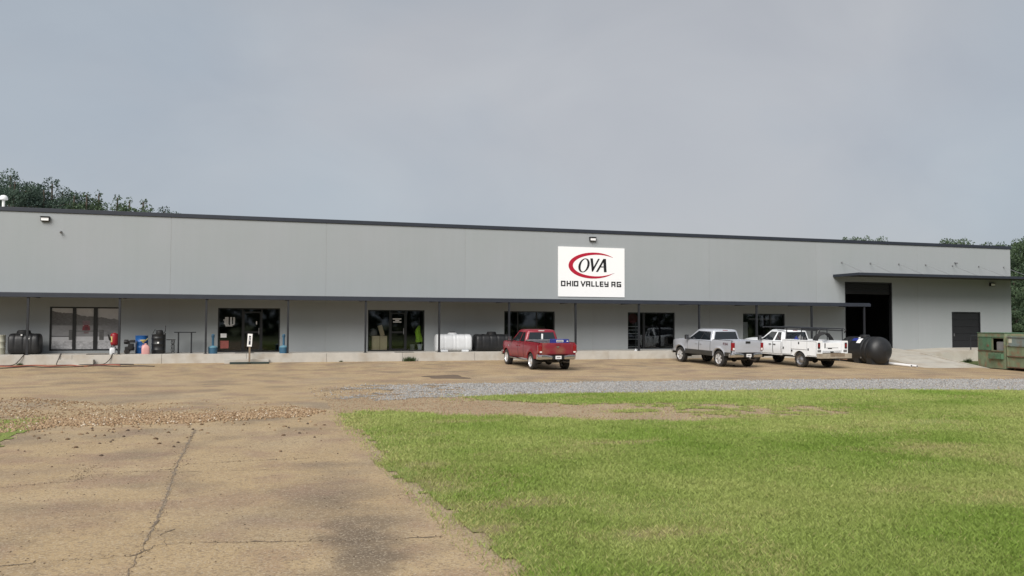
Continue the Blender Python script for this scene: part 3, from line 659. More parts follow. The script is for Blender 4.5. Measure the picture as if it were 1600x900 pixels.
# hung awning over the loading bay
aw = MB().box(38.47, 54.6, 0.12, WALL - 0.004, 5.33, 5.40)
awn = aw.build('awning', M['soffit'], wh, WO, label='flat dark awning hung on tie rods above the loading bay')
MB().box(38.45, 54.62, 0.02, 0.115, 5.27, 5.44, b=0.008).build('fascia', M['navy'], awn, WO)
MB().box(38.38, 38.448, 0.02, WALL - 0.01, 5.27, 5.44).build('fascia', M['navy'], awn, WO)
for xa in (39.1, 41.45, 43.84, 46.16, 48.53, 50.9, 53.21):
    rod = MB().tube([(xa, WALL - 0.03, 6.28), (xa, 0.3, 5.42)], 0.013, 6).build('tie_rod', M['alu'], awn, WO)
    MB().box(xa - 0.05, xa + 0.05, WALL - 0.04, WALL - 0.003, 6.23, 6.33, b=0.01).build('anchor_plate', M['steel'], rod, WO)

# little fittings on the wall
def wall_light(x, z, label, s=0.84, ang=0.0):
    L_ = thing('wall_light', label, 'wall light', (x, WALL - 0.001, z), 0, 'flood lights on the warehouse wall')
    MB().box(-0.24 * s, 0.24 * s, -0.16, 0.0, -0.13 * s, 0.13 * s, b=0.02).build('housing', M['black_trim'], L_)
    MB().box(-0.20 * s, 0.20 * s, -0.172, -0.163, -0.09 * s, 0.08 * s).build('lens', M['signwhite'], L_)
    MB().box(-0.26 * s, 0.26 * s, -0.24, -0.005, 0.135 * s, 0.16 * s).build('visor', M['black_trim'], L_)
wall_light(-9.34, 7.27, 'dark flood light with white lens high on the leftmost wall panel')
wall_light(20.77, 7.24, 'dark flood light with white lens above the white sign board')
wall_light(52.04, 4.98, 'dark flood light below the hung awning at the right end', 0.84)
def wall_cam(x, z, label):
    t_ = thing('security_camera', label, 'camera', (x, WALL - 0.001, z))
    MB().box(-0.04, 0.04, -0.05, 0, -0.05, 0.05).build('bracket', M['steel'], t_)
    MB().tube([(0, -0.05, 0), (0.02, -0.2, -0.06)], 0.045, 8).build('camera_body', M['steel'], t_)
wall_cam(-8.62, 6.66, 'small grey security camera below the leftmost flood light')
wall_cam(48.75, 6.5, 'small grey security camera above the hung awning')
# roof vent
rv = thing('roof_vent', 'white mushroom roof vent above the left parapet', 'roof vent', (-11.80, 5.0, 7.53))
MB().lathe([(0.07, 0), (0.07, 0.95)], n=12).build('pipe', M['white'], rv, smooth=40)
MB().lathe([(0.20, 0.95), (0.21, 1.0), (0.195, 1.09), (0.13, 1.17), (0.04, 1.20)], n=20).build('hood', M['white'], rv, smooth=50)

# ------------------------------------------------------------------ sign board
SX0, SX1, SZ0, SZ1 = 18.53, 22.93, 3.70, 6.74
sg = thing('sign_board', 'white company sign board with red swoosh above the canopy', 'sign', ((SX0 + SX1) / 2, WALL - 0.002, SZ0))
SO = ((SX0 + SX1) / 2, WALL - 0.002, SZ0)
MB().box(SX0, SX1, WALL - 0.045, WALL - 0.002, SZ0, SZ1).build('panel', M['signwhite'], sg, SO)
KX = (SX1 - SX0) / 717.0; KZ = (SZ1 - SZ0) / 538.0
def sp(x, y): return (SX0 + (x - 224) * KX, SZ1 - (y - 243 - 12 * (x - 225) / 717.0) * KZ)
def flat(mb, pts, y0=WALL - 0.052, y1=WALL - 0.046): mb.prism(pts, y0, y1, 'y')
mb = MB(); N = 60
outer = []; inner = []
for i in range(N + 1):
    th = math.radians(40 + (322 - 40) * i / N)     # sweep from upper tip round the left to the lower tip
    outer.append((600 + 268 * math.cos(th), 446 - 142 * math.sin(th)))
    f_ = i / N; wd = math.sin(math.pi * f_) ** 0.6
    inner.append((600 + (268 - 42 * wd) * math.cos(th) + 5 * wd, 446 - (142 - 37 * wd) * math.sin(th)))
# tips run on to the right
outer[0] = (812, 354); inner[0] = (808, 357); outer[-1] = (830, 528); inner[-1] = (824, 532)
for i in range(N):
    flat(mb, [sp(*outer[i]), sp(*outer[i + 1]), sp(*inner[i + 1]), sp(*inner[i])])
mb.build('swoosh', M['signred'], sg, SO)
mb = MB()   # O
o1 = []; o2 = []
for i in range(48):
    th = 2 * math.pi * i / 48; cx, cy = 498, 445; sh = 0.22
    y_ = 76 * math.sin(th); o1.append((cx + 59 * math.cos(th) + sh * y_, cy - y_))
    y_ = 67 * math.sin(th - 0.12); o2.append((cx + 35 * math.cos(th) + 0.26 * y_, cy - y_))
for i in range(48): flat(mb, [sp(*o1[i]), sp(*o1[(i + 1) % 48]), sp(*o2[(i + 1) % 48]), sp(*o2[i])])
mb.build('letter_o', M['ink'], sg, SO)
mb = MB()
flat(mb, [sp(*p) for p in [(566, 368), (593, 368), (604, 480), (583, 516)]]); flat(mb, [sp(*p) for p in [(650, 372), (669, 372), (592, 516), (580, 500)]])
mb.build('letter_v', M['ink'], sg, SO)
mb = MB()
flat(mb, [sp(*p) for p in [(705, 372), (736, 372), (743, 518), (714, 518)]]); flat(mb, [sp(*p) for p in [(706, 374), (718, 394), (649, 515), (626, 515)]]); flat(mb, [sp(*p) for p in [(676, 455), (722, 455), (722, 466), (670, 466)]], WALL - 0.0525, WALL - 0.0462)
mb.build('letter_a', M['ink'], sg, SO)
# lower line of squared letters
T0, T1, TH = 615.0, 674.0, 13.0
glyph = {
 'O': (48, [[(0, 0), (1, 0), (1, 1), (0, 1), (0, 0)]]), 'H': (46, [[(0, 0), (0, 1)], [(1, 0), (1, 1)], [(0, .5), (1, .5)]]), 'I': (6, [[(.5, 0), (.5, 1)]]),
 'V': (52, [[(0, 0), (.45, 1)], [(.45, 1), (1, 0)]]), 'A': (46, [[(0, 1), (0, 0), (1, 0), (1, 1)], [(0, .6), (1, .6)]]), 'L': (36, [[(0, 0), (0, 1), (1, 1)]]),
 'E': (40, [[(1, 0), (0, 0), (0, 1), (1, 1)], [(0, .5), (.9, .5)]]), 'Y': (46, [[(0, 0), (0, .55), (1, .55)], [(1, 0), (1, 1), (0.1, 1)]]),
 'G': (50, [[(1, 0), (0, 0), (0, 1), (1, 1), (1, .55), (.5, .55)]])}
def put_glyph(ch, x0):
    w_, strokes = glyph[ch]; mb = MB(); k = 0
    for st_ in strokes:
        for a, b_ in zip(st_[:-1], st_[1:]):
            p = Vector((x0 + TH / 2 + a[0] * (w_ - TH if w_ > TH else 0), T0 + TH / 2 + a[1] * (T1 - T0 - TH) - 4)); q = Vector((x0 + TH / 2 + b_[0] * (w_ - TH if w_ > TH else 0), T0 + TH / 2 + b_[1] * (T1 - T0 - TH) - 4))
            d = (q - p).normalized(); nrm = Vector((-d.y, d.x)) * TH / 2; e = d * TH / 2
            dy = 12 * (x0 - 225) / 717.0
            def s3(v): return (SX0 + (v.x - 224) * KX, SZ1 - (v.y - 243) * KZ - 0.0)
            flat(mb, [s3(p - e + nrm), s3(q + e + nrm), s3(q + e - nrm), s3(p - e - nrm)], WALL - 0.0520 - 0.0004 * k, WALL - 0.0462 - 0.00007 * k); k += 1
    mb.build('letter_' + ch.lower(), M['ink'], sg, SO)
for ch, x0 in zip('OHIOVALLEYAG', [252, 312, 370, 389, 462, 519, 576, 622, 668, 718, 794, 853]): put_glyph(ch, x0)

# ------------------------------------------------------------------ pickup trucks
def paint(name, col, metal=0.0, rough=0.3, dirt=None, amt=0.0):
    return mat(name, col, rough, metal, 0.04, 2.0, coat=0.4, dirt=dirt, dirt_amt=amt, dscale=1.6)
M['paint_red'] = paint('dark_red_car_paint', (0.225, 0.007, 0.020), 0.1, 0.4, (0.18, 0.05, 0.05), 0.12)
M['paint_silver'] = paint('silver_car_paint', (0.46, 0.48, 0.525), 0.30, 0.36)
M['paint_white'] = paint('white_car_paint', (0.82, 0.84, 0.86), 0.0, 0.35, (0.66, 0.64, 0.60), 0.18)
M['tailgate_dust'] = paint('dusty_red_car_paint', (0.20, 0.014, 0.024), 0.1, 0.45, (0.22, 0.11, 0.065), 0.75)

def wheel(parent, x, y, R, side, style, rim_mat):
    s_ = side; hw = 0.135
    prof = [(R * .64, -hw), (R * .80, -hw - .008), (R * .93, -hw + .005), (R * .985, -hw + .03), (R, -hw + .055), (R, hw - .055), (R * .985, hw - .03), (R * .93, hw - .005), (R * .80, hw + .008), (R * .64, hw)]
    w_ = MB().lathe(prof + [(R * .60, 0.0)], axis='x', n=30, cap=False).build('wheel', M['tyre'], parent, smooth=40)
    w_.location = (x, y, R)
    tr = MB()          # tread blocks
    for k in range(40):
        a = 2 * math.pi * k / 40
        for off in (-0.085, 0.0, 0.085):
            a2 = a + (0.08 if off == 0 else 0)
            c, s2 = math.cos(a2), math.sin(a2); hw2, hh = 0.032, 0.021
            pts = []
            for dr in (R - 0.004, R + 0.007):
                for dx, dt in ((-hw2, -hh), (hw2, -hh), (hw2, hh), (-hw2, hh)):
                    pts.append((off + dx, dr * c - dt * s2, dr * s2 + dt * c))
            tr.add(pts, [(4, 5, 6, 7), (0, 1, 5, 4), (1, 2, 6, 5), (2, 3, 7, 6), (3, 0, 4, 7)])
    tr.build('tread', M['tyre'], w_)
    r0 = R * .65
    rim = MB().lathe([(r0, -hw), (r0 * .96, -hw + .02), (r0 * .92, s_ * .01), (r0 * .92, hw - .03), (r0 * .97, hw - .015), (r0, hw)], axis='x', n=30, cap=False)
    xs_ = s_ * (hw - 0.03)
    if style == 'steel':
        rim.lathe([(r0 * .95, xs_ - s_ * .01), (r0 * .72, xs_ - s_ * .045), (r0 * .5, xs_ - s_ * .02), (r0 * .33, xs_ + s_ * .012), (r0 * .15, xs_ + s_ * .03), (0.004, xs_ + s_ * .03)], axis='x', n=30, cap=False)
    else:
        nsp = 6 if style == 'six' else 5
        for k in range(nsp):
            a = 2 * math.pi * k / nsp + 0.3
            for da in ((-.16, .16) if style == 'six' else (0,)):
                c0, s0 = math.cos(a), math.sin(a); c1, s1 = math.cos(a + da), math.sin(a + da)
                wd = 0.026 if style == 'six' else 0.05
                p = Vector((0, c0 * r0 * .2, s0 * r0 * .2)); q = Vector((0, c1 * r0 * .95, s1 * r0 * .95))
                d = (q - p).normalized(); nv = Vector((0, -d.z, d.y)) * wd
                v = [];
                for xx in (xs_ - s_ * .05, xs_ + s_ * .012): v += [(xx, *(p + nv).yz), (xx, *(q + nv).yz), (xx, *(q - nv).yz), (xx, *(p - nv).yz)]
                rim.add(v, [(0, 1, 2, 3), (4, 5, 6, 7), (0, 1, 5, 4), (1, 2, 6, 5), (2, 3, 7, 6), (3, 0, 4, 7)])
        rim.lathe([(r0 * .3, xs_ - s_ * .04), (r0 * .28, xs_ + s_ * .02), (r0 * .1, xs_ + s_ * .03), (0.004, xs_ + s_ * .03)], axis='x', n=16, cap=False)
    rim.build('rim', rim_mat, w_, smooth=35)
    MB().lathe([(r0 * .93, -s_ * .02), (r0 * .5, -s_ * .025), (.004, -s_ * .025)], axis='x', n=20, cap=False).build('brake_disc', M['darkmetal'], w_)
    if style == 'steel':
        hl = MB()
        for k in range(8):
            a = 2 * math.pi * k / 8
            hl.lathe([(0.026, -0.002), (0.026, 0.004)], (xs_ - s_ * .038, math.cos(a) * r0 * .70, math.sin(a) * r0 * .70), 'x', 10)
        hl.build('rim_hole', M['black_trim'], w_)

def pickup(name, label, loc, rz, rx, P):
    T = thing(name, label, 'pickup truck', loc, rz, 'pickup trucks parked nose in to the walkway', rx)
    WB, FO, RO, W, roof, belt, rail, rock = P['WB'], P['FO'], P['RO'], P['W'], P['roof'], P['belt'], P['rail'], P['rock']
    R = P['R']; AR = R + P.get('gap', 0.09); yB, yA = P['yB'], P['yA']; pm = P['paint']; yF = WB + FO; yR = -RO
    util = P.get('utility', False)
    yBed0 = yR + 0.10
    def sx(y, z):
        t_ = (z - rock) / (rail - rock); w_ = W - 0.05 * (2 * t_ - 1.05) ** 2
        for ya in (0, WB):
            d = math.hypot(y - ya, z - R)
            if d >= AR - .001 and not util: w_ += P.get('flare', .028) * math.exp(-((d - AR) / 0.085) ** 2)
        if y > WB + .2: w_ -= 0.16 * ((y - WB - .2) / (FO - .2)) ** 2
        if y < -0.75: w_ -= 0.03 * ((-y - .75) / (RO - .75)) ** 2
        return w_
    def zb(y):
        z_ = rock + (0.06 if y < 0 or y > WB else 0)
        for ya in (0, WB):
            if abs(y - ya) < AR: z_ = max(z_, R + math.sqrt(max(AR * AR - (y - ya) ** 2, 0)) * 0.97)
        return z_
    def zt(y):
        if y < yB - 0.012: return rail
        if y < yA: return belt
        k = (y - yA) / (yF - yA)
        return belt + 0.01 - (belt - P['hood']) * (0.35 * k + 0.65 * k ** 3)
    ystart = (yB + 0.0) if util else yBed0
    base = np.arange(ystart, yF - 0.02, 0.07).tolist() + [yF - 0.02]
    for ya in (0, WB): base += [ya - AR + .001, ya + AR - .001] + [ya + AR * math.sin(a) for a in np.linspace(-1.45, 1.45, 15)]
    base += [yB - 0.02, yB - 0.012, yB, yA]
    ysv = sorted(y for y in set(round(v, 4) for v in base) if ystart <= y <= yF - 0.019)
    NZ = 8
    body = MB()
    for s_ in (-1, 1):
        rowsP = []
        for y in ysv:
            a, c = zb(y), zt(y)
            row = [(s_ * (sx(y, a) - .13), y, a + 0.012)] + [(s_ * sx(y, a + (c - a) * k / NZ), y, a + (c - a) * k / NZ) for k in range(NZ + 1)]
            row.append((s_ * (sx(y, c) - .035), y, c + 0.022))
            rowsP.append(row)
        body.grid(rowsP)
    # hood, nose and the deck under the cab glass
    hy = [y for y in ysv if y >= yA - 0.001]
    def cross(y, z, crown, n=10, ins=.035): w_ = sx(y, z) - ins; return [(w_ * (2 * k / n - 1), y, z + .022 + crown * (1 - (2 * k / n - 1) ** 2)) for k in range(n + 1)]
    HC = P.get('crown', .055); body.grid([cross(y, zt(y), HC * min(1, .3 + (y - yA) * 2)) for y in hy])
    body.grid([cross(y, belt, 0.0) for y in (yB, (yB + yA) / 2, yA)])
    yf = hy[-1]; n = 10; wN = sx(yf, P['hood']) - .035
    body.grid([[(wN * (2 * k / n - 1), yf + .05 * (1 - (2 * k / n - 1) ** 2) * q, P['hood'] + .022 + HC * (1 - (2 * k / n - 1) ** 2) * (1 - j / 4) - (P['hood'] - .5) * j / 4) for k in range(n + 1)] for j, q in enumerate((1, 1.3, 1.2, 1.1, .6))])
    bo = body.build('body', pm, T, smooth=32)
    MB().box(-.62, .62, yf + .045, yf + .075, .78, P['hood'] - .02, b=.01).build('grille', M['black_trim'], T)
    for s_ in (-1, 1): MB().box(s_ * .60, s_ * .76, yf - .06, yf + .045, .88, P['hood'] - .03, b=.02).build('headlight', M['clear'], T)
    MB().box(-.92, .92, yf - .05, yf + .12, .48, .72, b=.04).build('front_bumper', P['bumper'], T)
    # cab greenhouse
    def loop(z, yb, yf_, hw, c): return [(hw, yb + c, z), (hw, yf_ - c, z), (hw - c, yf_, z), (-(hw - c), yf_, z), (-hw, yf_ - c, z), (-hw, yb + c, z), (-(hw - c), yb, z), (hw - c, yb, z)]
    h0, h1 = W - .075, W - .235; yBt, yAt = yB + .10, yA - P['rake']; zt1 = roof - .10
    Ls = [loop(belt + .0, yB, yA, h0, .07), loop(zt1, yBt, yAt, h1, .06), loop(roof - .035, yBt + .05, yAt - .07, h1 - .055, .07), loop(roof - .008, yBt + .16, yAt - .22, h1 - .18, .08), loop(roof, yBt + .4, yAt - .5, h1 - .42, .05)]
    MB().loft(Ls).build('cab', pm, T, smooth=38)
    def sideP(s_, u, v, o=0.005):
        y0 = yB + .07 + u * (yA - yB - .14); y1 = yBt + .06 + u * (yAt - yBt - .12)
        nn = Vector((zt1 - belt, 0, h0 - h1)).normalized() * o
        return (s_ * (h0 + (h1 - h0) * v + nn.x), y0 + (y1 - y0) * v, belt + (zt1 - belt) * v + nn.z)
    for s_ in (-1, 1):
        for (nm, poly) in P['side_glass']:
            mb = MB(); n_ = len(poly)
            mb.add([sideP(s_, u, v, .006) for u, v in poly] + [sideP(s_, u, v, -.01) for u, v in poly], [list(range(n_))] + [(i, (i + 1) % n_, n_ + (i + 1) % n_, n_ + i) for i in range(n_)])
            mb.build(nm, M['carglass'], T)
        if P.get('black_pillar'):
            u0, u1 = P['black_pillar']
            MB().add([sideP(s_, u0, .07, .004), sideP(s_, u1, .07, .004), sideP(s_, u1, .93, .004), sideP(s_, u0, .93, .004)], [(0, 1, 2, 3)]).build('pillar_trim', M['black_trim'], T)
    def backP(u, v, o=.006): return ((2 * u - 1) * ((h0 - .07) + ((h1 - .06) - (h0 - .07)) * v), yB + (yBt - yB) * v - o, belt + (zt1 - belt) * v)
    def frontP(u, v, o=.006): return ((2 * u - 1) * ((h0 - .07) + ((h1 - .06) - (h0 - .07)) * v), yA + (yAt - yA) * v + o, belt + (zt1 - belt) * v + o)
    rw_ = MB().add([backP(u, v) for u, v in ((.04, .14), (.96, .14), (.95, .93), (.05, .93))] + [backP(u, v, -.01) for u, v in ((.04, .14), (.96, .14), (.95, .93), (.05, .93))], [(0, 1, 2, 3), (0, 1, 5, 4), (1, 2, 6, 5), (2, 3, 7, 6), (3, 0, 4, 7)]).build('rear_window', M['carglass'], T)
    MB().add([frontP(u, v) for u, v in ((.02, .04), (.98, .04), (.97, .95), (.03, .95))], [(0, 1, 2, 3)]).build('windshield', M['carglass'], T)
    MB().box(-.16, .16, yBt + .015, yBt + .045, zt1 + .015, zt1 + .05, b=.008).build('high_brake_light', M['tail'] if not P.get('clear_chmsl') else M['clear'], T)
    # doors
    for s_ in (-1, 1):
        for (y0, y1, hy_) in P['doors']:
            yy = np.linspace(y0, y1, 12)
            rows_ = []
            for j in range(8):
                row = []
                for y in yy:
                    lo = max(rock + .07, zb(y) + .03); z_ = lo + (belt - .012 - lo) * j / 7
                    row.append((s_ * (sx(y, z_) + .009), y, z_))
                rows_.append(row)
            mb = MB().grid(rows_)
            # turned-in rim
            ring = rows_[0] + [r[-1] for r in rows_[1:]] + rows_[-1][::-1][1:] + [r[0] for r in rows_[::-1]][1:-1]
            k = len(ring); mb.add(ring + [(p[0] - s_ * .02, p[1], p[2]) for p in ring], [(i, (i + 1) % k, k + (i + 1) % k, k + i) for i in range(k)])
            d_ = mb.build('door', pm, T, smooth=35)
            MB().tube([(p[0] + s_ * .001 - s_ * .009, p[1], p[2]) for p in ring], .011, 5, closed=True).build('door_seal', M['black_trim'], d_)
            zh = belt - .17
            MB().box(s_ * (sx(hy_, zh) + .012), s_ * (sx(hy_, zh) + .05), hy_ - .09, hy_ + .09, zh - .022, zh + .022, b=.01).build('handle', P['handle'], d_)
        if P.get('cladding'):
            z1 = P['cladding']
            for y0, y1 in ((AR + .0, WB - AR - .0), (yR + .12, -AR)):
                yy = np.linspace(y0, y1, 14); rows_ = [[(s_ * (sx(y, rock + .02 + (z1 - rock - .02) * j / 3) + .014), y, rock + (.0 if y0 > 0 else .06) + (z1 - rock - (.0 if y0 > 0 else .06)) * j / 3) for y in yy] for j in range(4)]
                rows_.append([(s_ * (sx(y, z1) - .01), y, z1 + .004) for y in yy])
                MB().grid(rows_).build('lower_cladding', M['grey_trim'], T, smooth=35)
        if P.get('step'):
            MB().tube([(s_ * (W - .10), AR + .10, rock - .03), (s_ * (W + .02), AR + .22, rock - .06), (s_ * (W + .02), WB - AR - .22, rock - .06), (s_ * (W - .10), WB - AR - .1, rock - .03)], .042, 10).build('side_step', P['step'], T, smooth=50)
        mx = W + .13; my = yA - .30; mz = belt + .14
        mi = MB().box(s_ * (mx - .11), s_ * (mx + .11), my - .05, my + .06, mz - .12, mz + .13, b=.03).build('mirror', P['mirror'], T, smooth=40)
        MB().box(s_ * (W - .09), s_ * (mx - .08), my - .02, my + .04, mz - .09, mz - .04).build('mirror_arm', M['black_trim'], mi)
        MB().box(s_ * (mx - .09), s_ * (mx + .09), my - .055, my - .051, mz - .09, mz + .10).build('mirror_glass', M['chrome'], mi)
    # underbody, axles
    MB().box(-.70, .70, yR + .25, yF - .25, .50, .84).build('underbody', M['darkmetal'], T)
    ax = MB().tube([(-.78, 0, R), (.78, 0, R)], .055, 10); ax.lathe([(.05, -.17), (.16, -.09), (.19, 0), (.16, .09), (.05, .17)], (0, 0, R), 'y', 14)
    ax.build('rear_axle', M['darkmetal'], T, smooth=40)
    MB().tube([(-.78, WB, R), (.78, WB, R)], .05, 8).build('front_axle', M['darkmetal'], T)
    for s_ in (-1, 1):
        for ya in (0, WB):
            mb = MB(); aa = np.linspace(-.15, math.pi + .15, 18); q = AR - .012
            mb.grid([[(s_ * x_, ya + q * math.cos(a), R + q * math.sin(a) * .97) for a in aa] for x_ in (.55, W - .07)])
            mb.build('wheel_arch_liner', M['black_trim'], T)
            wheel(T, s_ * (W - .155), ya, R, s_, P['rim'], P['rim_mat'])
    MB().tube([(.45, .2, .44), (.5, yR + .5, .42), (.72, yR + .28, .41)], .035, 8).build('exhaust_pipe', M['steel'], T)
    MB().lathe([(.30, -.09), (.33, 0), (.30, .09)], (0, yR + .62, .47), 'z', 18).build('spare_wheel', M['tyre'], T)
    # rear bumper and plate
    if not util:
        bx = [-.99, -.96, -.85, -.6, -.30, .30, .6, .85, .96, .99]; rings = []
        for x_ in bx:
            e = abs(x_); dy = .20 * max(0, (e - .80) / .19) ** 2; drop = .05 if e <= .31 else 0
            y0 = yR - .02 + dy
            rings.append([(x_ * W, y0 + .05, .55), (x_ * W, y0, .58), (x_ * W, y0 - .015, .66 - drop * .5), (x_ * W, y0 + .0, .77 - drop), (x_ * W, y0 + .05, .80 - drop), (x_ * W, y0 + .16, .80 - drop), (x_ * W, y0 + .16, .55)])
        rb = MB().loft(rings).build('rear_bumper', P['bumper'], T, smooth=35)
        MB().box(-.32, .32, yR - .040, yR + .02, .565, .745, b=.02).build('plate_recess', M['black_trim'], rb)
        pl = MB().box(-.155, .155, yR - .052, yR - .043, .58, .735).build('licence_plate', M['plate'], T)
        MB().box(-.10, .10, yR - .0555, yR - .0525, .63, .68).build('plate_marks', M['grey_pl'], pl)
        MB().box(-.035, .035, yR - .10, yR + .2, .47, .54).build('hitch_receiver', M['darkmetal'], T)
        # bed
        bed = MB(); wi = W - .16; fl = .87
        by = [y for y in ysv if yBed0 <= y <= yB - .02]
        for s_ in (-1, 1):
            bed.grid([[(s_ * (sx(y, rail) - .035), y, rail + .022) for y in by], [(s_ * (wi + .01), y, rail + .022) for y in by], [(s_ * wi, y, rail) for y in by], [(s_ * wi, y, fl) for y in by]])
            y = yBed0; bed.add([(s_ * sx(y, fl - .25), y, fl - .25), (s_ * (wi - .03), y, fl - .25), (s_ * (wi - .03), y, rail + .022), (s_ * (sx(y, rail) - .035), y, rail + .022), (s_ * sx(y, rail), y, rail), (s_ * sx(y, fl + .2), y, fl + .2)], [(0, 1, 2, 3, 4, 5)])
            bed.box(s_ * (wi - .18), s_ * wi, -.42, .42, fl, fl + .2)
        bed.add([(-wi, yBed0, fl), (wi, yBed0, fl), (wi, yB - .03, fl), (-wi, yB - .03, fl)], [(0, 1, 2, 3)])
        bed.box(-(W - .05), W - .05, yB - .055, yB - .02, fl - .1, rail + .02)
        bed.build('bed', pm, T)
        for s_ in (-1, 1):
            MB().box(s_ * (wi + .02), s_ * (W - .055), yBed0 + .12, yB - .03, rail + .0225, rail + .034).build('bed_rail_cap', M['black_trim'], T)
        tg = MB(); wt = W - .195
        tg.box(-wt, wt, yBed0 - .045, yBed0 + .03, .80, rail + .012, b=.018)
        tgo = tg.build('tailgate', P.get('tailgate', pm), T, smooth=35)
        if P.get('tg_step'):
            tp = MB(); z0 = .98
            prof = [(-wt + .05, z0 - .02), (-wt + .25, z0 + .03), (wt - .25, z0 + .03), (wt - .05, z0 - .02), (wt - .05, z0 - .16), (-wt + .05, z0 - .16)]
            tp.prism(prof, yBed0 - .066, yBed0 - .044, 'y'); tp.build('tailgate_crease', pm, tgo)
            MB().box(-wt + .01, wt - .01, yBed0 - .075, yBed0 + .04, rail + .013, rail + .04, b=.01).build('tailgate_spoiler', M['black_trim'], tgo)
            MB().box(-.15, .15, yBed0 - .066, yBed0 - .0445, rail - .12, rail - .005, b=.01).build('tailgate_handle', M['black_trim'], tgo)
            MB().lathe([(.115, 0), (.11, -.012)], (0, 0, 0), 'y', 24).build('oval_emblem', M['darkmetal'], tgo).scale = (1, 1, .45)
            e_ = tgo.children[-1]; e_.location = (0, yBed0 - .046, rail - .24)
        else:
            MB().box(-wt + .04, wt - .04, yBed0 - .058, yBed0 - .0445, .86, 1.00, b=.008).build('tailgate_crease', P.get('tailgate', pm), tgo)
            MB().box(-.13, .13, yBed0 - .062, yBed0 - .0445, rail - .10, rail - .03, b=.012).build('tailgate_handle', P.get('tailgate', pm), tgo)
            MB().prism([(-.075, rail - .17), (-.06, rail - .145), (.06, rail - .145), (.075, rail - .17), (.045, rail - .215), (0, rail - .23), (-.045, rail - .215)], yBed0 - .062, yBed0 - .046, 'y').build('shield_emblem', M['chrome'], tgo)
        for s_ in (-1, 1):
            z0, z1 = P['tail_z']
            tl = MB().box(s_ * (W - .19), s_ * (sx(yBed0 + .1, (z0 + z1) / 2) + .008), yBed0 - .05, yBed0 + P.get('tail_d', .10), z0, z1, b=.025).build('taillight', M['tail'], T, smooth=40)
            MB().box(s_ * (W - .175), s_ * (W - .06), yBed0 - .056, yBed0 - .048, *P['rev_z']).build('reverse_lens', M['clear'], tl)
    return T, dict(sx=sx, yB=yB, yBed0=yBed0, yR=yR, W=W, rail=rail, backP=backP, zb=zb, yA=yA)

def slope(x, yr, yf): return math.atan2(gz(x, yf) - gz(x, yr), yf - yr)

# dark red truck ----------------------------------------------------
xr, yr = 14.80, -5.95
T1, I1 = pickup('pickup_truck', 'dark red extended cab pickup with a blue carton in its bed', (xr, yr, gz(xr, yr) + .004), math.radians(2.0), slope(xr, yr, yr + 3.57), dict(
    WB=3.57, FO=.95, RO=1.20, W=1.0, roof=1.93, belt=1.26, rail=1.34, rock=.50, hood=1.12, R=.40, gap=.085, yB=.92, yA=2.98, rake=.72, paint=M['paint_red'],
    side_glass=[('side_window', [(.035, .10), (.37, .10), (.37, .92), (.10, .92)]), ('side_window', [(.42, .08), (.985, .08), (.93, .40), (.86, .92), (.42, .92)])],
    doors=[(.98, 1.72, 1.55), (1.75, 2.72, 1.92)], handle=M['paint_red'], bumper=M['chrome'], mirror=M['black_trim'], rim='steel', rim_mat=M['bright_rim'], tail_z=(.86, 1.27), rev_z=(.88, .95), tail_d=.13, step=M['chrome'], tailgate=M['tailgate_dust'], clear_chmsl=True))
wt = .84; rail = 1.34
# fender badge, window sticker
MB().box(-1.0 - .012, -1.0 + .0, 3.05, 3.20, 1.02, 1.06).build('side_badge', M['chrome'], T1)
st_ = MB().box(-.035, .055, .945, .955, 1.46, 1.72).build('window_sticker', M['white'], T1); st_.location.y = -.005
# things carried in the bed
def on_truck(T, p):
    bpy.context.view_layer.update(); return T.matrix_world @ Vector(p)
tb = thing('truck_toolbox', 'bare aluminium toolbox across the bed of the red pickup', 'toolbox', on_truck(T1, (0, .62, .875)), T1.rotation_euler.z, None, T1.rotation_euler.x)
MB().box(-.70, .70, -.20, .20, 0, .50, b=.01).build('body', M['alu'], tb)
MB().box(-.92, .92, -.22, .22, .505, .56, b=.01).build('lid', M['alu'], tb)
MB().box(-.06, .06, -.235, -.222, .40, .50).build('latch', M['steel'], tb)
bx_ = thing('carton', 'dark blue carton with white label in the red pickup bed', 'carton', on_truck(T1, (.30, -.62, .875)), T1.rotation_euler.z + .02, None, T1.rotation_euler.x)
MB().box(-.43, .43, -.2, .2, 0, .64, b=.006).build('carton_box', M['blue_box'], bx_)
lb = MB().box(-.25, .12, -.2035, -.2005, .50, .605).build('label_patch', M['white'], bx_)
mk = MB()
for k in range(6): mk.box(-.225 + k * .055, -.19 + k * .055, -.2055, -.2038, .515, .585)
mk.build('label_marks', M['ink'], lb)
MB().box(.30, .38, -.2035, -.2005, .52, .57).build('label_patch', M['white'], bx_)

# silver truck ------------------------------------------------------
xr, yr = 25.46, -5.72
T2, I2 = pickup('pickup_truck', 'silver crew cab pickup with charcoal lower sides and red tail lights', (xr, yr, gz(xr, yr) + .004), math.radians(4.5), slope(xr, yr, yr + 3.68), dict(
    WB=3.68, FO=.93, RO=1.22, W=1.01, roof=1.96, belt=1.32, rail=1.40, rock=.54, hood=1.20, R=.425, gap=.12, yB=.68, yA=3.10, rake=.78, paint=M['paint_silver'],
    side_glass=[('side_window', [(.05, .10), (.44, .08), (.44, .93), (.10, .93)]), ('side_window', [(.475, .08), (.985, -.02), (.94, .36), (.87, .93), (.475, .93)])], black_pillar=(.44, .475),
    doors=[(.76, 1.80, 1.62), (1.83, 2.90, 2.02)], handle=M['paint_silver'], bumper=M['chrome'], mirror=M['black_trim'], rim='six', rim_mat=M['bright_rim'], tail_z=(.92, 1.32), rev_z=(.94, 1.05), tail_d=.07, cladding=.80, tg_step=True, flare=.05))
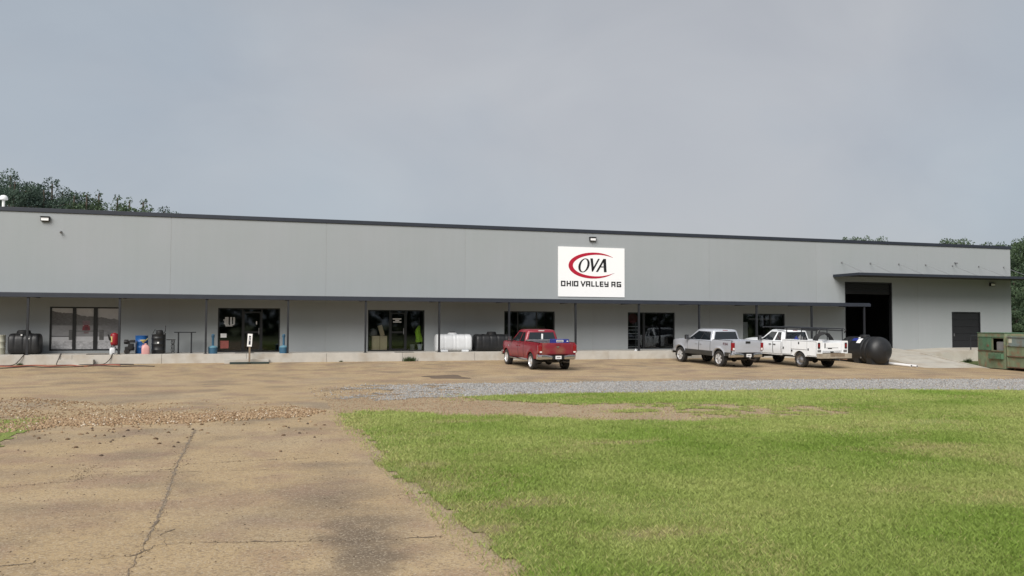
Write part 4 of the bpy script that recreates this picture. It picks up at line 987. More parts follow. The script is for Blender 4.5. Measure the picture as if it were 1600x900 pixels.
# FX4 decal on the bed side, badge and tow ball
def stroke_mesh(mb, segs, org, ux, uz, nrm, w_=.018, h=.13, th=.004):
    for a, b_ in segs:
        p = Vector(org) + ux * a[0] * h + uz * a[1] * h; q = Vector(org) + ux * b_[0] * h + uz * b_[1] * h
        d = (q - p).normalized(); n_ = nrm.cross(d) * w_ / 2; e = d * w_ / 2
        v = [p - e + n_, q + e + n_, q + e - n_, p - e - n_]
        mb.add([x + nrm * th for x in v] + v, [(0, 1, 2, 3), (0, 1, 5, 4), (1, 2, 6, 5), (2, 3, 7, 6), (3, 0, 4, 7)])
G = {'F': [((0, 0), (0, 1)), ((0, 1), (.7, 1)), ((0, .5), (.55, .5))], 'X': [((0, 0), (.75, 1)), ((0, 1), (.75, 0))], '4': [((.6, 0), (.6, 1)), ((.6, 1), (0, .35)), ((0, .35), (.8, .35))]}
for s_ in (-1, 1):
    dm = MB(); yv = -.42 if s_ < 0 else -.86
    for i, ch in enumerate('FX4'):
        stroke_mesh(dm, G[ch], (s_ * (I2['sx'](-.6, 1.18) + .008), yv - s_ * 0 + (-i if s_ < 0 else i) * .135, 1.17), Vector((0, -1 if s_ < 0 else 1, 0)), Vector((0, 0, 1)), Vector((s_, 0, 0)), .026, .115)
    dm.build('side_decal', mat('dark_red_decal', (0.09, 0.01, 0.02), 0.4), T2)
MB().lathe([(.02, 0), (.02, .03), (.035, .05), (.03, .085), (.012, .1)], (0, I2['yR'] - .14, .50), 'z', 12).build('tow_ball', M['chrome'], T2, smooth=50)
MB().box(-.03, .03, I2['yR'] - .18, I2['yR'] - .1, .485, .505).build('ball_mount', M['steel'], T2)

# white service truck -----------------------------------------------
xr, yr = 29.62, -7.0
WB3 = 3.95
T3, I3 = pickup('service_truck', 'white service body truck with a black ladder rack on top', (xr, yr, gz(xr, yr) + .004), math.radians(5.0), slope(xr, yr, yr + WB3), dict(
    WB=WB3, FO=.98, RO=1.35, W=1.02, roof=1.97, belt=1.31, rail=1.44, rock=.56, hood=1.27, crown=.11, R=.405, gap=.085, yB=1.42, yA=3.42, rake=.74, paint=M['paint_white'], utility=True,
    side_glass=[('side_window', [(.06, .10), (.34, .08), (.34, .90), (.11, .90)]), ('side_window', [(.43, .06), (.985, .06), (.93, .42), (.86, .92), (.43, .92)])],
    doors=[(1.50, 2.16, 2.02), (2.19, 3.18, 2.38)], handle=M['black_trim'], bumper=M['chrome'], mirror=M['black_trim'], rim='steel', rim_mat=M['steel'], tail_z=(.9, 1.2), rev_z=(.9, .95)))
T3['category'] = 'service truck'
W3, yR3, yB3 = 1.05, -1.28, 1.36
zl, zh_ = .62, 1.45; ARs = .405 + .085
sb = MB()
for s_ in (-1, 1):
    # outer skin with arch
    prof = [(yR3, zl)]
    prof += [(-ARs, zl)] + [(ARs * math.sin(a), .405 + ARs * math.cos(a) * .97) for a in np.linspace(-1.2, 1.2, 14)] + [(ARs, zl)] + [(yB3, zl), (yB3, zh_), (yR3, zh_)]
    sb.prism(prof, s_ * (W3 - .40), s_ * W3, 'x')
sb.box(-(W3 - .41), W3 - .41, yR3 + .05, yB3, .84, .90)
sb.box(-(W3 - .41), W3 - .41, yB3 - .04, yB3, .90, zh_)
sbo = sb.build('service_body', M['paint_white'], T3)
for s_ in (-1, 1):
    for (y0, y1, z0, z1) in ((yR3 + .03, -.60, zl + .05, zh_ - .06), (-.57, .62, .96, zh_ - .06), (.65, yB3 - .03, zl + .05, zh_ - .06)):
        d_ = MB().box(s_ * (W3 + .002), s_ * (W3 + .022), y0, y1, z0, z1, b=.006).build('compartment_door', M['paint_white'], T3)
        MB().box(s_ * (W3 + .0005), s_ * (W3 + .008), y0 - .016, y1 + .016, z0 - .016, z1 + .016).build('gasket', M['black_trim'], d_)
        ym = (y0 + y1) / 2 if y1 - y0 > 1 else y1 - .1
        zm = z1 - .10 if y1 - y0 > 1 else (z0 + z1) / 2 - .05
        MB().box(s_ * (W3 + .0225), s_ * (W3 + .04), ym - .04, ym + .04, zm - .06, zm + .06, b=.008).build('latch', M['black_trim'], d_)
    MB().lathe([(.05, 0), (.045, s_ * .012)], (s_ * (W3 + .0225), .56, .86), 'x', 14).build('fuel_cap', M['black_trim'], T3)
    tl = MB().box(s_ * (W3 - .22), s_ * (W3 - .08), yR3 - .02, yR3 - .002, 1.05, 1.36, b=.03).build('taillight', M['black_trim'], T3)
    lens = MB().lathe([(.055, 0), (.05, -.018)], (0, 0, 0), 'y', 18).build('lens', M['tail'], tl); lens.scale = (1, 1, 1.9); lens.location = (s_ * (W3 - .15), yR3 - .021, 1.205)
    MB().box(s_ * (W3 - .30), s_ * (W3 - .06), yR3 - .012, yR3 - .002, .86, .98, b=.004).build('corner_plate', M['steel'], T3)
tg3 = MB().box(-(W3 - .41) + .01, W3 - .41 - .01, yR3 + .0, yR3 + .05, .93, 1.36, b=.012).build('tailgate', M['paint_white'], T3)
MB().box(-.30, -.02, yR3 - .012, yR3 - .001, 1.035, 1.075, b=.005).build('tailgate_handle', M['darkmetal'], tg3)
MB().box(-.40, .40, yR3 - .010, yR3 - .001, 1.08, 1.10).build('tailgate_crease', M['grey_pl'], tg3)
MB().box(-.52, -.47, yR3 - .02, yR3 - .001, 1.08, 1.33).build('tailgate_strap', M['darkmetal'], tg3)
MB().box(-.10, .10, yR3 + .001, yR3 + .02, .855, .905).build('name_plate', M['ink'], T3)
rb3 = MB().box(-1.05, 1.05, yR3 - .30, yR3 - .01, .55, .80, b=.015).build('rear_bumper', mat('bare_weathered_plate', (0.33, 0.29, 0.23), .75, 0.1, .25, 5, dirt=(.18, .12, .08), dirt_amt=.7), T3)
MB().box(-.40, .55, yR3 - .31, yR3 - .301, .66, .83).build('bumper_plank', M['wood'], rb3)
MB().box(-.05, .05, yR3 - .45, yR3 - .2, .46, .545).build('hitch_receiver', M['darkmetal'], T3)
MB().tube([(.35, yR3 - .12, .50), (.62, yR3 - .42, .50)], .03, 8).build('tail_pipe', M['rust'], T3)
# ladder rack
rk = MB(); zr = 2.08
legs = []
for s_ in (-1, 1):
    xx = s_ * .86
    rk.tube([(xx, yR3 + .05, zr - .22), (xx, yR3 - .05, zr - .05), (xx, yR3 + .12, zr), (xx, 3.05, zr), (xx * .97, 3.25, zr - .03)], .028, 8)
    rk.tube([(xx, yR3 + .15, zr - .10), (xx, 2.0, zr - .10)], .028, 8)
rko = rk.build('ladder_rack', M['post'], T3, smooth=50)
for s_ in (-1, 1):
    for yy in (yR3 + .22, .05, yB3 - .15):
        MB().tube([(s_ * .90, yy, zh_), (s_ * .86, yy, zr)], .026, 8).build('rack_post', M['post'], rko)
for yy in (yR3 + .22, -.35, .45, yB3 - .15, 2.1, 3.0):
    MB().tube([(-.86, yy, zr), (.86, yy, zr)], .024, 8).build('rack_crossbar', M['post'], rko)
# load in the service bed
def coil(name, label, cat, c, Rr, turns, mat_, tilt, r=.028):
    pts = []
    n_ = int(turns * 22)
    for i in range(n_ + 1):
        a = 2 * math.pi * i / 22; q = Rr * (1 + .04 * math.sin(i * 1.7)); pts.append((q * math.cos(a), (i / n_ - .5) * turns * .07, q * math.sin(a)))
    o = MB().tube(pts, r, 6).build(name, mat_, None, smooth=60); o.location = on_truck(T3, c); o.rotation_euler = (tilt, 0, T3.rotation_euler.z)
    return tag(o, label, cat)
coil('hose_coil', 'large black hose coil standing in the white service truck bed', 'hose', (.22, -.35, 1.28), .56, 5, M['rubber'], .12, .034)
for k, (xx, yy, hh, mm, lab) in enumerate([(-.42, .95, .66, M['blue_box'], 'blue jug behind the cab of the white service truck'), (-.05, 1.05, .74, M['grey_pl'], 'grey gas bottle behind the cab of the white service truck'), (.22, 1.0, .70, M['poly_black'], 'black gas bottle behind the cab of the white service truck')]):
    o = MB().lathe([(.13, 0), (.14, .03), (.14, hh - .14), (.11, hh - .06), (.045, hh - .03), (.045, hh + .04), (.0, hh + .04)], n=16).build('gas_bottle' if k else 'jug', mm, None, smooth=50)
    o.location = on_truck(T3, (xx, yy, .905)); tag(o, lab, 'bottle' if k else 'jug')

# ------------------------------------------------------------------ things on the walkway
def loaf_tank(L_, Wd, H, ribs, n=28, leg=0.0):
    """horizontal low-profile tank along x with rounded ends and moulded ribs"""
    mb = MB(); rings = []; K = 40
    for i in range(K + 1):
        u = i / K; x = (u - .5) * L_; e = min(u, 1 - u) * L_
        k = 1.0 if e > .14 else (0.80 + .20 * math.sqrt(max(0, 1 - ((.14 - e) / .14) ** 2)))
        for rx_ in ribs:
            k -= .045 * math.exp(-((x - rx_ * L_) / .03) ** 2)
        ring = []
        for j in range(n):
            a = 2 * math.pi * j / n; c, s_ = math.cos(a), math.sin(a); p = 2 / 3.4
            ring.append((x, Wd / 2 * k * math.copysign(abs(c) ** p, c), H / 2 + H / 2 * (k if s_ > 0 else 1 - (1 - k) * .35) * math.copysign(abs(s_) ** p, s_)))
        rings.append(ring)
    return mb.loft(rings)
def tank_thing(name, label, loc, L_, Wd, H, ribs, m_, rz=0.0, lid_h=.10, lidx=0.0, lid_r=.25, lid_m=None):
    t_ = thing(name, label, 'tank', loc, rz)
    loaf_tank(L_, Wd, H, ribs).build('shell', m_, t_, smooth=50)
    MB().lathe([(lid_r + .03, H - .03), (lid_r + .03, H + .03), (lid_r, H + .05), (lid_r, H + lid_h), (lid_r - .06, H + lid_h + .03), (.01, H + lid_h + .035)], (lidx, 0, 0), n=24).build('lid', lid_m or m_, t_, smooth=40)
    return t_
tk = tank_thing('water_tank', 'black moulded tank standing left of the picture window', (-9.88, 1.55, WZ), 1.36, 1.1, 1.02, (-.28, .0, .28), M['poly_black'], 0.0, .13, -.08, .30)
sk_ = MB()
for dx, dz in ((.18, .62), (.21, .74), (-.10, .92)): sk_.box(dx, dx + .07, -.562, -.545, dz, dz + .055)
sk_.build('warning_stickers', M['white'], tk)
tk = tank_thing('water_tank', 'white moulded tank with ribs standing on the walkway', (11.75, 1.5, WZ), 2.02, 1.05, .98, (-.30, -.05, .05, .30), M['poly_white'], 0.0, .06, -.05, .24)
MB().lathe([(.16, 1.075), (.15, 1.12), (.01, 1.125)], (-.05, 0, 0), n=20).build('vent_cap', M['poly_black'], tk)
for xx in (-.6, .6): MB().box(xx - .2, xx + .2, -.48, .48, -.0, .09, b=.02).build('foot', M['poly_white'], tk)
tk = tank_thing('water_tank', 'long black moulded tank beside the red pickup on the walkway', (14.05, 1.55, WZ), 2.1, 1.05, .98, (-.32, -.1, .1, .32), M['poly_black'], 0.0, .11, -.02, .26)

# cream barrel at the left edge, blue drum, black barrel
def drum(name, label, loc, r, h, m_, hoops=(.33, .66), lid=None):
    t_ = thing(name, label, 'barrel', loc)
    prof = [(r * .95, 0), (r, .025)]
    for q in hoops: prof += [(r, h * q - .035), (r + .018, h * q - .012), (r + .018, h * q + .012), (r, h * q + .035)]
    prof += [(r, h - .04), (r + .008, h - .03), (r + .008, h), (r - .02, h), (r - .03, h - .02), (.005, h - .02)]
    MB().lathe(prof, n=28).build('shell', m_, t_, smooth=40)
    MB().lathe([(.035, h - .02), (.035, h + .005), (.005, h + .005)], (r * .6, 0, 0), n=12).build('bung', lid or m_, t_)
    return t_
drum('barrel', 'cream plastic barrel at the far left of the walkway', (-11.03, 1.5, WZ), .29, .94, M['poly_cream'])
drum('drum', 'bright blue plastic drum standing on the walkway', (-4.58, 1.4, WZ), .30, .91, M['blue_drum'])
bb = drum('barrel', 'black barrel with a sprayer on top on the walkway', (-3.76, .95, WZ), .31, .98, M['poly_black'], (.2, .5, .8))
MB().box(-.02, .06, -.335, -.325, .52, .60).build('sticker', M['white'], bb)
bp_ = MB().lathe([(.17, .97), (.18, 1.0), (.16, 1.16), (.09, 1.2), (.01, 1.2)], (.06, 0, 0), n=18); bp_.tube([(.22, 0, 1.0), (.33, 0, 1.15), (.34, 0, 1.42)], .018, 8); bp_.tube([(-.08, 0, 1.15), (-.16, -.05, 1.22), (-.26, -.05, 1.02)], .02, 8)
bp_.tube([(.33, -.1, .05), (.335, -.1, 1.05)], .03, 8)
bp_.build('sprayer', M['black_trim'], bb, smooth=45)
# red vertical tank on a black stand with a spray wand
rt_ = thing('air_tank', 'red upright tank with yellow label next to the picture window', 'tank', (-5.76, .62, WZ))
MB().lathe([(.10, .42), (.16, .46), (.18, .54), (.18, .94), (.16, 1.01), (.08, 1.04), (.06, 1.06), (.01, 1.06)], n=24).build('shell', M['red_tank'], rt_, smooth=50)
fr = MB()
for a in range(3):
    an = a * 2.09 + .4; fr.tube([(.16 * math.cos(an), .16 * math.sin(an), .5), (.22 * math.cos(an), .22 * math.sin(an), 0)], .018, 6)
fr.tube([(-.24, -.16, .95), (-.10, -.1, .60), (.22, -.12, .10)], .02, 6); fr.tube([(-.26, -.16, .98), (-.22, -.16, .80), (-.18, -.16, .68)], .035, 6)
fr.build('stand', M['darkmetal'], rt_)
MB().add([(.182 * math.cos(a), .182 * math.sin(a), z) for z in (.60, .88) for a in np.linspace(-2.75, -2.0, 6)], [(i, i + 1, i + 7, i + 6) for i in range(5)]).build('label_patch', M['yellow'], rt_)
# engine pump
pu = thing('pump', 'black engine driven pump beside the red tank', 'pump', (-5.10, .95, WZ))
e = MB().box(-.20, .22, -.18, .18, .16, .36, b=.02); e.box(-.05, .20, -.15, .15, .36, .52, b=.03); e.lathe([(.12, -.24), (.13, -.2), (.13, -.18)], (.06, 0, .34), 'y', 18)
e.build('engine', M['darkmetal'], pu, smooth=40)
e = MB().lathe([(.10, -.1), (.115, -.06), (.115, .06), (.10, .1)], (-.15, 0, .60), 'x', 16); e.box(.02, .26, -.08, .08, .56, .70, b=.02); e.box(-.12, .02, -.06, .06, .50, .66)
e.build('air_filter', M['black_trim'], pu, smooth=40)
e = MB()
for yy in (-.20, .20): e.tube([(-.26, yy, .10), (.28, yy, .10), (.32, yy, .62), (.30, yy, .66)], .014, 6)
e.tube([(.30, -.2, .66), (.30, .2, .66)], .014, 6); e.build('frame', M['steel'], pu)
for yy in (-.24, .24): MB().lathe([(.06, -.035), (.125, -.03), (.125, .03), (.06, .035)], (-.1, yy, .125), 'y', 18).build('wheel', M['tyre'], pu, smooth=40)
# jugs
def jug(label, loc, s, m_, capm):
    t_ = thing('jug', label, 'jug', loc, .2)
    rings = []
    for (k, z) in ((.92, 0), (1, .02), (1, .26), (.9, .33), (.6, .39), (.3, .43)):
        rings.append([(.17 * s * k * math.copysign(abs(math.cos(a)) ** .6, math.cos(a)), .12 * s * k * math.copysign(abs(math.sin(a)) ** .6, math.sin(a)), z * s) for a in np.linspace(0, 2 * math.pi, 20, endpoint=False)])
    MB().loft(rings).build('bottle', m_, t_, smooth=45)
    MB().lathe([(.05 * s, .425 * s), (.05 * s, .48 * s), (.0, .48 * s)], n=14).build('cap', capm, t_)
    MB().tube([(-.05 * s, 0, .40 * s), (-.13 * s, 0, .40 * s), (-.155 * s, 0, .30 * s)], .018 * s, 8).build('handle', m_, t_)
    return t_
jug('white plastic jug at the walkway edge below the red tank', (-5.80, .33, WZ), .80, M['poly_white'], M['black_trim'])
jp = jug('pink plastic jug at the walkway edge before the blue drum', (-4.29, .34, WZ), 1.12, M['pink'], M['pink'])
fn = thing('funnel', 'pale yellow funnel lying on top of the pink jug', 'funnel', (-4.36, .34, WZ + .537), .1)
MB().lathe([(.02, 0), (.03, .04), (.15, .14), (.155, .18), (.14, .16), (.02, .05)], (-.04, 0, 0), n=18, cap=False).build('cone', M['yellow'], fn, smooth=40)
MB().tube([(.09, 0, .16), (.16, 0, .24)], .015, 6).build('handle', M['yellow'], fn)
# ornamental black frame and steel stand
of = thing('iron_frame', 'small black scrolled iron frame between barrel and steel stand', 'frame', (-3.16, 1.2, WZ))
e = MB().tube([(-.24, 0, .70), (.20, 0, .70)], .022, 6); e.tube([(-.26, 0, .015), (.16, 0, .015)], .015, 6)
e.build('rail', M['darkmetal'], of)
e = MB()
for zc in (.56, .36, .18):
    e.tube([(.08 + .085 * math.cos(a), 0, zc + .09 * math.sin(a)) for a in np.linspace(0, 2 * math.pi, 14, endpoint=False)], .017, 6, closed=True)
e.tube([(0, 0, .69), (.15, 0, .45), (.02, 0, .27), (.17, 0, .03)], .017, 6); e.tube([(.18, 0, .69), (.03, 0, .45), (.16, 0, .27), (.0, 0, .03)], .017, 6)
e.build('scroll', M['darkmetal'], of)
sn = thing('steel_stand', 'dark steel stand with a flat top bar on two legs', 'stand', (-2.52, 1.6, WZ))
MB().box(-.53, .53, -.12, .12, 1.05, 1.10).build('top_bar', M['post'], sn)
for xx in (-.32, .31):
    MB().box(xx - .035, xx + .035, -.035, .035, .02, 1.05).build('leg', M['post'], sn); MB().box(xx - .06, xx + .06, -.25, .25, 0, .02).build('foot_plate', M['post'], sn)
# smokers receptacles
def receptacle(x, y, label):
    t_ = thing('cigarette_receptacle', label, 'ash bin', (x, y, WZ), 0, 'teal ash bins at the entrance')
    MB().lathe([(.215, 0), (.22, .03), (.225, .30), (.20, .32)], n=24).build('base', M['teal'], t_, smooth=40)
    MB().lathe([(.225, .305), (.225, .335), (.16, .385), (.06, .41), (.055, .42)], n=24).build('lid', M['teal_lid'], t_, smooth=40)
    MB().lathe([(.06, .41), (.058, .80), (.075, .84), (.085, .90), (.07, .97), (.03, 1.0), (.002, 1.0)], n=16).build('neck', M['teal'], t_, smooth=40)
    MB().lathe([(.03, 0), (.03, -.014)], (0, -.075, .90), 'y', 12).build('opening', M['black_trim'], t_)
receptacle(-1.12, .40, 'teal ash bin left of the lettered entrance')
receptacle(2.38, .40, 'teal ash bin right of the lettered entrance')
# door mats and threshold plate
for x0, x1, lab in ((-.05, .90, 'dark mat on the walkway before the lettered entrance'), (8.25, 9.25, 'dark mat on the walkway before the entrance with boxes')):
    o = MB().box(-(x1 - x0) / 2, (x1 - x0) / 2, -.3, .3, 0, .018, b=.006).build('door_mat', M['rubber'], None); o.location = ((x0 + x1) / 2, .95 if x0 < 0 else .42, WZ + .001); tag(o, lab, 'mat')
o = MB().box(-.5, .5, -.28, .28, 0, .02).build('metal_plate', M['darkmetal'], None); o.location = (-6.45, .40, WZ + .001); tag(o, 'dark metal plate lying on the walkway edge near the red tank', 'plate')
o = MB().box(-.06, .06, -.06, .06, 0, .05).box(-.03, .03, -.03, .03, .05, .12).build('valve', M['poly_white'], None, smooth=30); o.location = (22.52, .18, WZ + .001); tag(o, 'tiny white fitting at the foot of a canopy post', 'fitting')
# parking sign on its stand
ps = thing('parking_sign', 'narrow white sign with dark symbol on a wooden post before the walkway', 'sign', (.66, -.62, gz(.66, -.62)))
MB().box(-.045, .045, -.045, .045, .0, 1.0, b=.005).build('post', M['wood'], ps)
MB().box(-.13, .13, -.09, .09, .0, .07, b=.02).build('base_block', M['concrete'], ps)
MB().box(-.95, .95, -.09, -.0 + .06, .0, .10, b=.02).build('rubber_base', mat('dark_green_rubber', (0.02, 0.035, 0.03), .7), ps)
pz = MB()
pz.box(-.115, .115, -.075, -.055, .88, 1.52, b=.004); pl = pz.build('sign_plate', M['white'], ps)
e = MB().box(-.05, .05, -.080, -.0755, .97, 1.42); e.build('symbol_panel', mat('sign_symbol_ink', (0.03, 0.035, 0.05), .5), pl)
e = MB().lathe([(.022, 0), (.022, -.003)], (0, -.0805, 1.34), 'y', 12); e.box(-.012, .012, -.0835, -.0808, 1.18, 1.30); e.box(-.012, .03, -.0837, -.0809, 1.16, 1.19)
e.build('symbol', M['white'], pl)
pl.rotation_euler = (0, math.radians(3), 0); pl.location = (-.06, 0, .0)
# hoses trailing over the kerb
def hose(name, label, pts, r, m_):
    P_ = [Vector(p) for p in pts]; out = []
    for i in range(len(P_) - 1):
        p0, p1, p2, p3 = P_[max(i - 1, 0)], P_[i], P_[i + 1], P_[min(i + 2, len(P_) - 1)]
        for k in range(7):
            t_ = k / 7; out.append(.5 * ((2 * p1) + (p2 - p0) * t_ + (2 * p0 - 5 * p1 + 4 * p2 - p3) * t_ ** 2 + (3 * p1 - p0 - 3 * p2 + p3) * t_ ** 3))
    out.append(P_[-1])
    o = MB().tube(out, r, 7).build(name, m_, None, smooth=60); return tag(o, label, 'hose', 'hoses on the ground')
def G3(x, y, d=.025): return (x, y, gz(x, y) + d)
hose('garden_hose', 'faded red hose lying along the foot of the walkway', [G3(-12.5, -1.1), G3(-11.2, -.45), G3(-10.0, -.9), G3(-9.0, -.5), G3(-8.3, -1.0), G3(-7.5, -.62), G3(-6.9, -1.25), G3(-6.2, -.7), G3(-5.7, -.55), G3(-5.3, -.85)], .032, M['hose_red'])
hose('garden_hose', 'dark hose snaking from the left edge along the walkway foot', [G3(-12.5, -1.9), G3(-11.2, -1.3), G3(-10.1, -1.7), G3(-9.2, -1.05), G3(-8.4, -1.5), G3(-7.2, -1.4), G3(-6.2, -1.0), G3(-5.3, -1.5), G3(-4.5, -1.25), G3(-3.7, -1.6)], .022, M['hose_black'])
hose('garden_hose', 'dark hose hanging over the kerb under the black tank', [(-9.55, .35, WZ + .025), (-9.6, .05, WZ + .03), (-9.66, -.05, WZ - .06), (-9.8, -.1, .2), (-10.0, -.3, gz(0, -.3) + .03), G3(-10.6, -.4), G3(-12.0, -.35)], .022, M['hose_black'])
hose('garden_hose', 'dark hose dropping from the walkway to the entry step', [(-8.1, .5, WZ + .025), (-8.05, .02, WZ + .03), (-8.1, -.06, .3), (-8.15, -.3, gz(0, -.3) + .03), G3(-7.9, -.52), G3(-7.5, -.5)], .022, M['hose_black'])
hose('garden_hose', 'dark hose dropping from the red tank to the ground', [(-5.70, .15, WZ + .03), (-5.76, .0, WZ + .03), (-5.85, -.06, .25), (-6.1, -.22, gz(0, -.2) + .03), G3(-6.6, -.42), G3(-7.2, -.40)], .022, M['hose_black'])
hose('garden_hose', 'thin dark hose looping on the ground below the pump', [G3(-6.0, -.35), G3(-5.5, -.28), G3(-4.95, -.33), G3(-4.75, -.5), G3(-5.2, -.58), G3(-5.8, -.48)], .018, M['hose_black'])

# things seen behind the glass
ib = thing('cardboard_box', 'large cardboard box behind the glass of the entrance', 'box', (7.78, 3.02, WZ))
MB().box(-.42, .42, -.25, .25, 0, .86, b=.008).build('carton_box', M['card'], ib); MB().box(-.03, .03, -.253, -.2505, .02, .85).build('tape', mat('carton_tape', (.42, .33, .2), .4), ib)
lc = MB().box(-.12, .12, -.06, .06, 0, .62, b=.005).build('cardboard_carton', M['card'], None); lc.location = (7.98, 2.98, WZ + .86); lc.rotation_euler = (0, math.radians(-17), 0); tag(lc, 'long narrow carton leaning on top of the large cardboard box', 'carton')
bg_ = MB().lathe([(.19, 0), (.25, .08), (.24, .24), (.15, .38), (.04, .42)], n=14).build('dark_bag', M['grey_pl'], None, smooth=60); bg_.location = (7.46, 3.2, WZ + .862); tag(bg_, 'dark grey bag on top of the large cardboard box', 'bag')
hv = MB(); rings = []
for z, w_, d in ((0, .15, .09), (.02, .19, .10), (.10, .20, .11), (.22, .185, .10), (.4, .165, .09), (.58, .15, .08), (.72, .125, .07), (.83, .095, .06), (.90, .06, .05), (.95, .05, .03)):
    rings.append([(w_ * math.cos(a) * (1 + .16 * math.sin(5 * a + z * 5)) + .05 * math.sin(z * 7 + .6) + (.03 if z < .05 else 0) * math.sin(3 * a), d * math.sin(a) * (1 + .2 * math.sin(7 * a)), z) for a in np.linspace(0, 2 * math.pi, 28, endpoint=False)])
v_ = hv.loft(rings).build('safety_vest', M['hivis'], None, smooth=60); v_.location = (10.05, 2.96, WZ + .50); tag(v_, 'lime green safety vest hanging behind the entrance glass', 'vest')
hk = MB().tube([(0, 0, 0), (0, 0, 1.92)], .015, 8).box(-.15, .15, -.12, .12, 0, .02).box(-.06, .06, -.03, -.015, 1.38, 1.43).build('coat_stand', M['steel'], None); hk.location = (10.12, 3.12, WZ); tag(hk, 'thin steel stand carrying the lime green vest', 'stand')
def bucket(x, y, m_, lab, h=.37, r=.145):
    t_ = thing('bucket', lab, 'bucket', (x, y, WZ)); MB().lathe([(r * .85, 0), (r, h - .03), (r + .012, h - .03), (r + .012, h), (r - .012, h), (r * .84, .02), (.004, .02)], n=20, cap=False).build('pail', m_, t_, smooth=40)
    MB().tube([(r * math.cos(a), -r * .4 * math.sin(a) - .02, h - .03 - .1 * math.sin(a)) for a in np.linspace(0, math.pi, 9)], .005, 5).build('handle', M['steel'], t_)
bucket(10.14, 2.95, M['poly_white'], 'white bucket below the lime green vest'); bucket(9.72, 3.05, M['grey_pl'], 'grey bucket left of the white bucket behind glass')
# shelf racks behind two of the windows
def rack(x0, x1, y0, lab, zs, red=False):
    t_ = thing('shelf_rack', lab, 'shelf', ((x0 + x1) / 2, y0, WZ)); h = (x1 - x0) / 2
    for sxx in (-1, 1):
        for yy in (-.2, .2): MB().box(sxx * h - .02, sxx * h + .02, yy - .02, yy + .02, 0, 2.1).build('upright', M['steel'], t_)
    for z in zs: MB().box(-h + .021, h - .021, -.22, .22, z, z + .03).build('shelf_board', M['alu'], t_)
    return t_
rack(23.3, 24.15, 3.3, 'steel shelf rack behind the glass left of the silver pickup', (.15, .62, .98, 1.2, 1.42))
rs = MB().lathe([(.32, 0), (.32, -.02)], (0, 0, 0), 'y', 28).build('round_sign', mat('dull_red_disc', (.12, .015, .02), .6), None); rs.location = (23.72, 3.05, 2.40); tag(rs, 'dull red round sign at the top of the window with shelves', 'sign')
MB().box(-.01, .01, 0.001, .3, .28, .30).build('hanger', M['steel'], rs)
pb = thing('panel_board', 'pale upright board behind the window above the white truck', 'board', (31.85, 3.4, WZ)); MB().box(-.38, .38, -.03, .03, .02, 1.75, b=.008).build('board', mat('pale_board', (.5, .5, .5), .7), pb); MB().box(-.4, .4, -.2, .2, 0, .02).build('foot', M['steel'], pb)

# ------------------------------------------------------------------ right side: leg tank, pipes, dumpsters, rail
lt = thing('leg_tank', 'big black ribbed horizontal tank lying before the loading doorway', 'tank', (37.1, -3.75, gz(37.1, -2.2) - .03), math.radians(1.0))
Rt, Lt = .83, 3.5
pr = []
for i in range(61):
    u = i / 60; y = u * Lt; e = min(y, Lt - y)
    r = Rt * (1 if e > .55 else math.sqrt(max(0.0, 1 - ((.55 - e) / .55) ** 2)) ** .9)
    if e > .45:
        for c in (.80, 1.15, 2.35, 2.70): r -= .045 * math.exp(-((y - c) / .045) ** 2)
    pr.append((max(r, .004), y))
MB().lathe(pr, (0, 0, Rt + .04), 'y', 40, cap=False).build('shell', M['poly_black'], lt, smooth=50)
for yy in (.45, 1.55, 2.9):
    MB().prism([(-.62, 0), (.62, 0), (.70, .55), (.5, .40), (-.5, .40), (-.70, .55)], yy, yy + .45, 'y').build('leg', M['poly_black'], lt)
MB().lathe([(.30, 0), (.30, .10), (.26, .14), (.01, .15)], (0, 1.75, 2 * Rt + .0), 'z', 24).build('lid', M['poly_black'], lt, smooth=40)
def on_cyl(y0, y1, a0, a1, nm, m_):
    mb = MB(); A = np.linspace(a0, a1, 6); mb.grid([[(-(Rt + .006) * math.cos(a), y, Rt + .04 + (Rt + .006) * math.sin(a)) for a in A] for y in (y0, (y0 + y1) / 2, y1)]); mb.build(nm, m_, lt)
on_cyl(1.35, 1.70, .55, 1.0, 'sticker', M['signwhite']); on_cyl(1.72, 1.86, 1.05, 1.3, 'sticker', M['signwhite']); on_cyl(1.72, 2.2, .75, 1.05, 'sticker', M['blue_box'])
for yy in (1.3, 2.2): MB().lathe([(.05, 0), (.05, -.04), (.004, -.04)], (-Rt * .8 - .02, yy, .42), 'x', 10).build('drain_fitting', M['steel'], lt)
def pipe(x, y, rz, L_, lab):
    o = MB().tube([(0, 0, 0), (0, L_, 0)], .075, 16).build('plastic_pipe', M['pvc'], None, smooth=50)
    p2 = MB().lathe([(.055, -.003), (.004, -.003)], (0, 0, 0), 'y', 14, cap=False).build('pipe_bore', M['ink'], o)
    dy = math.cos(rz) * L_; o.location = (x, y, gz(x, y) + .082); o.rotation_euler = (math.atan2(gz(x, y + dy) - gz(x, y), L_), 0, rz); return tag(o, lab, 'pipe', 'white pipes beside the tank')
pipe(38.30, -4.5, .03, 3.2, 'white plastic pipe nearest the black tank'); pipe(38.62, -4.6, .02, 3.2, 'white plastic pipe nearest the ramp')

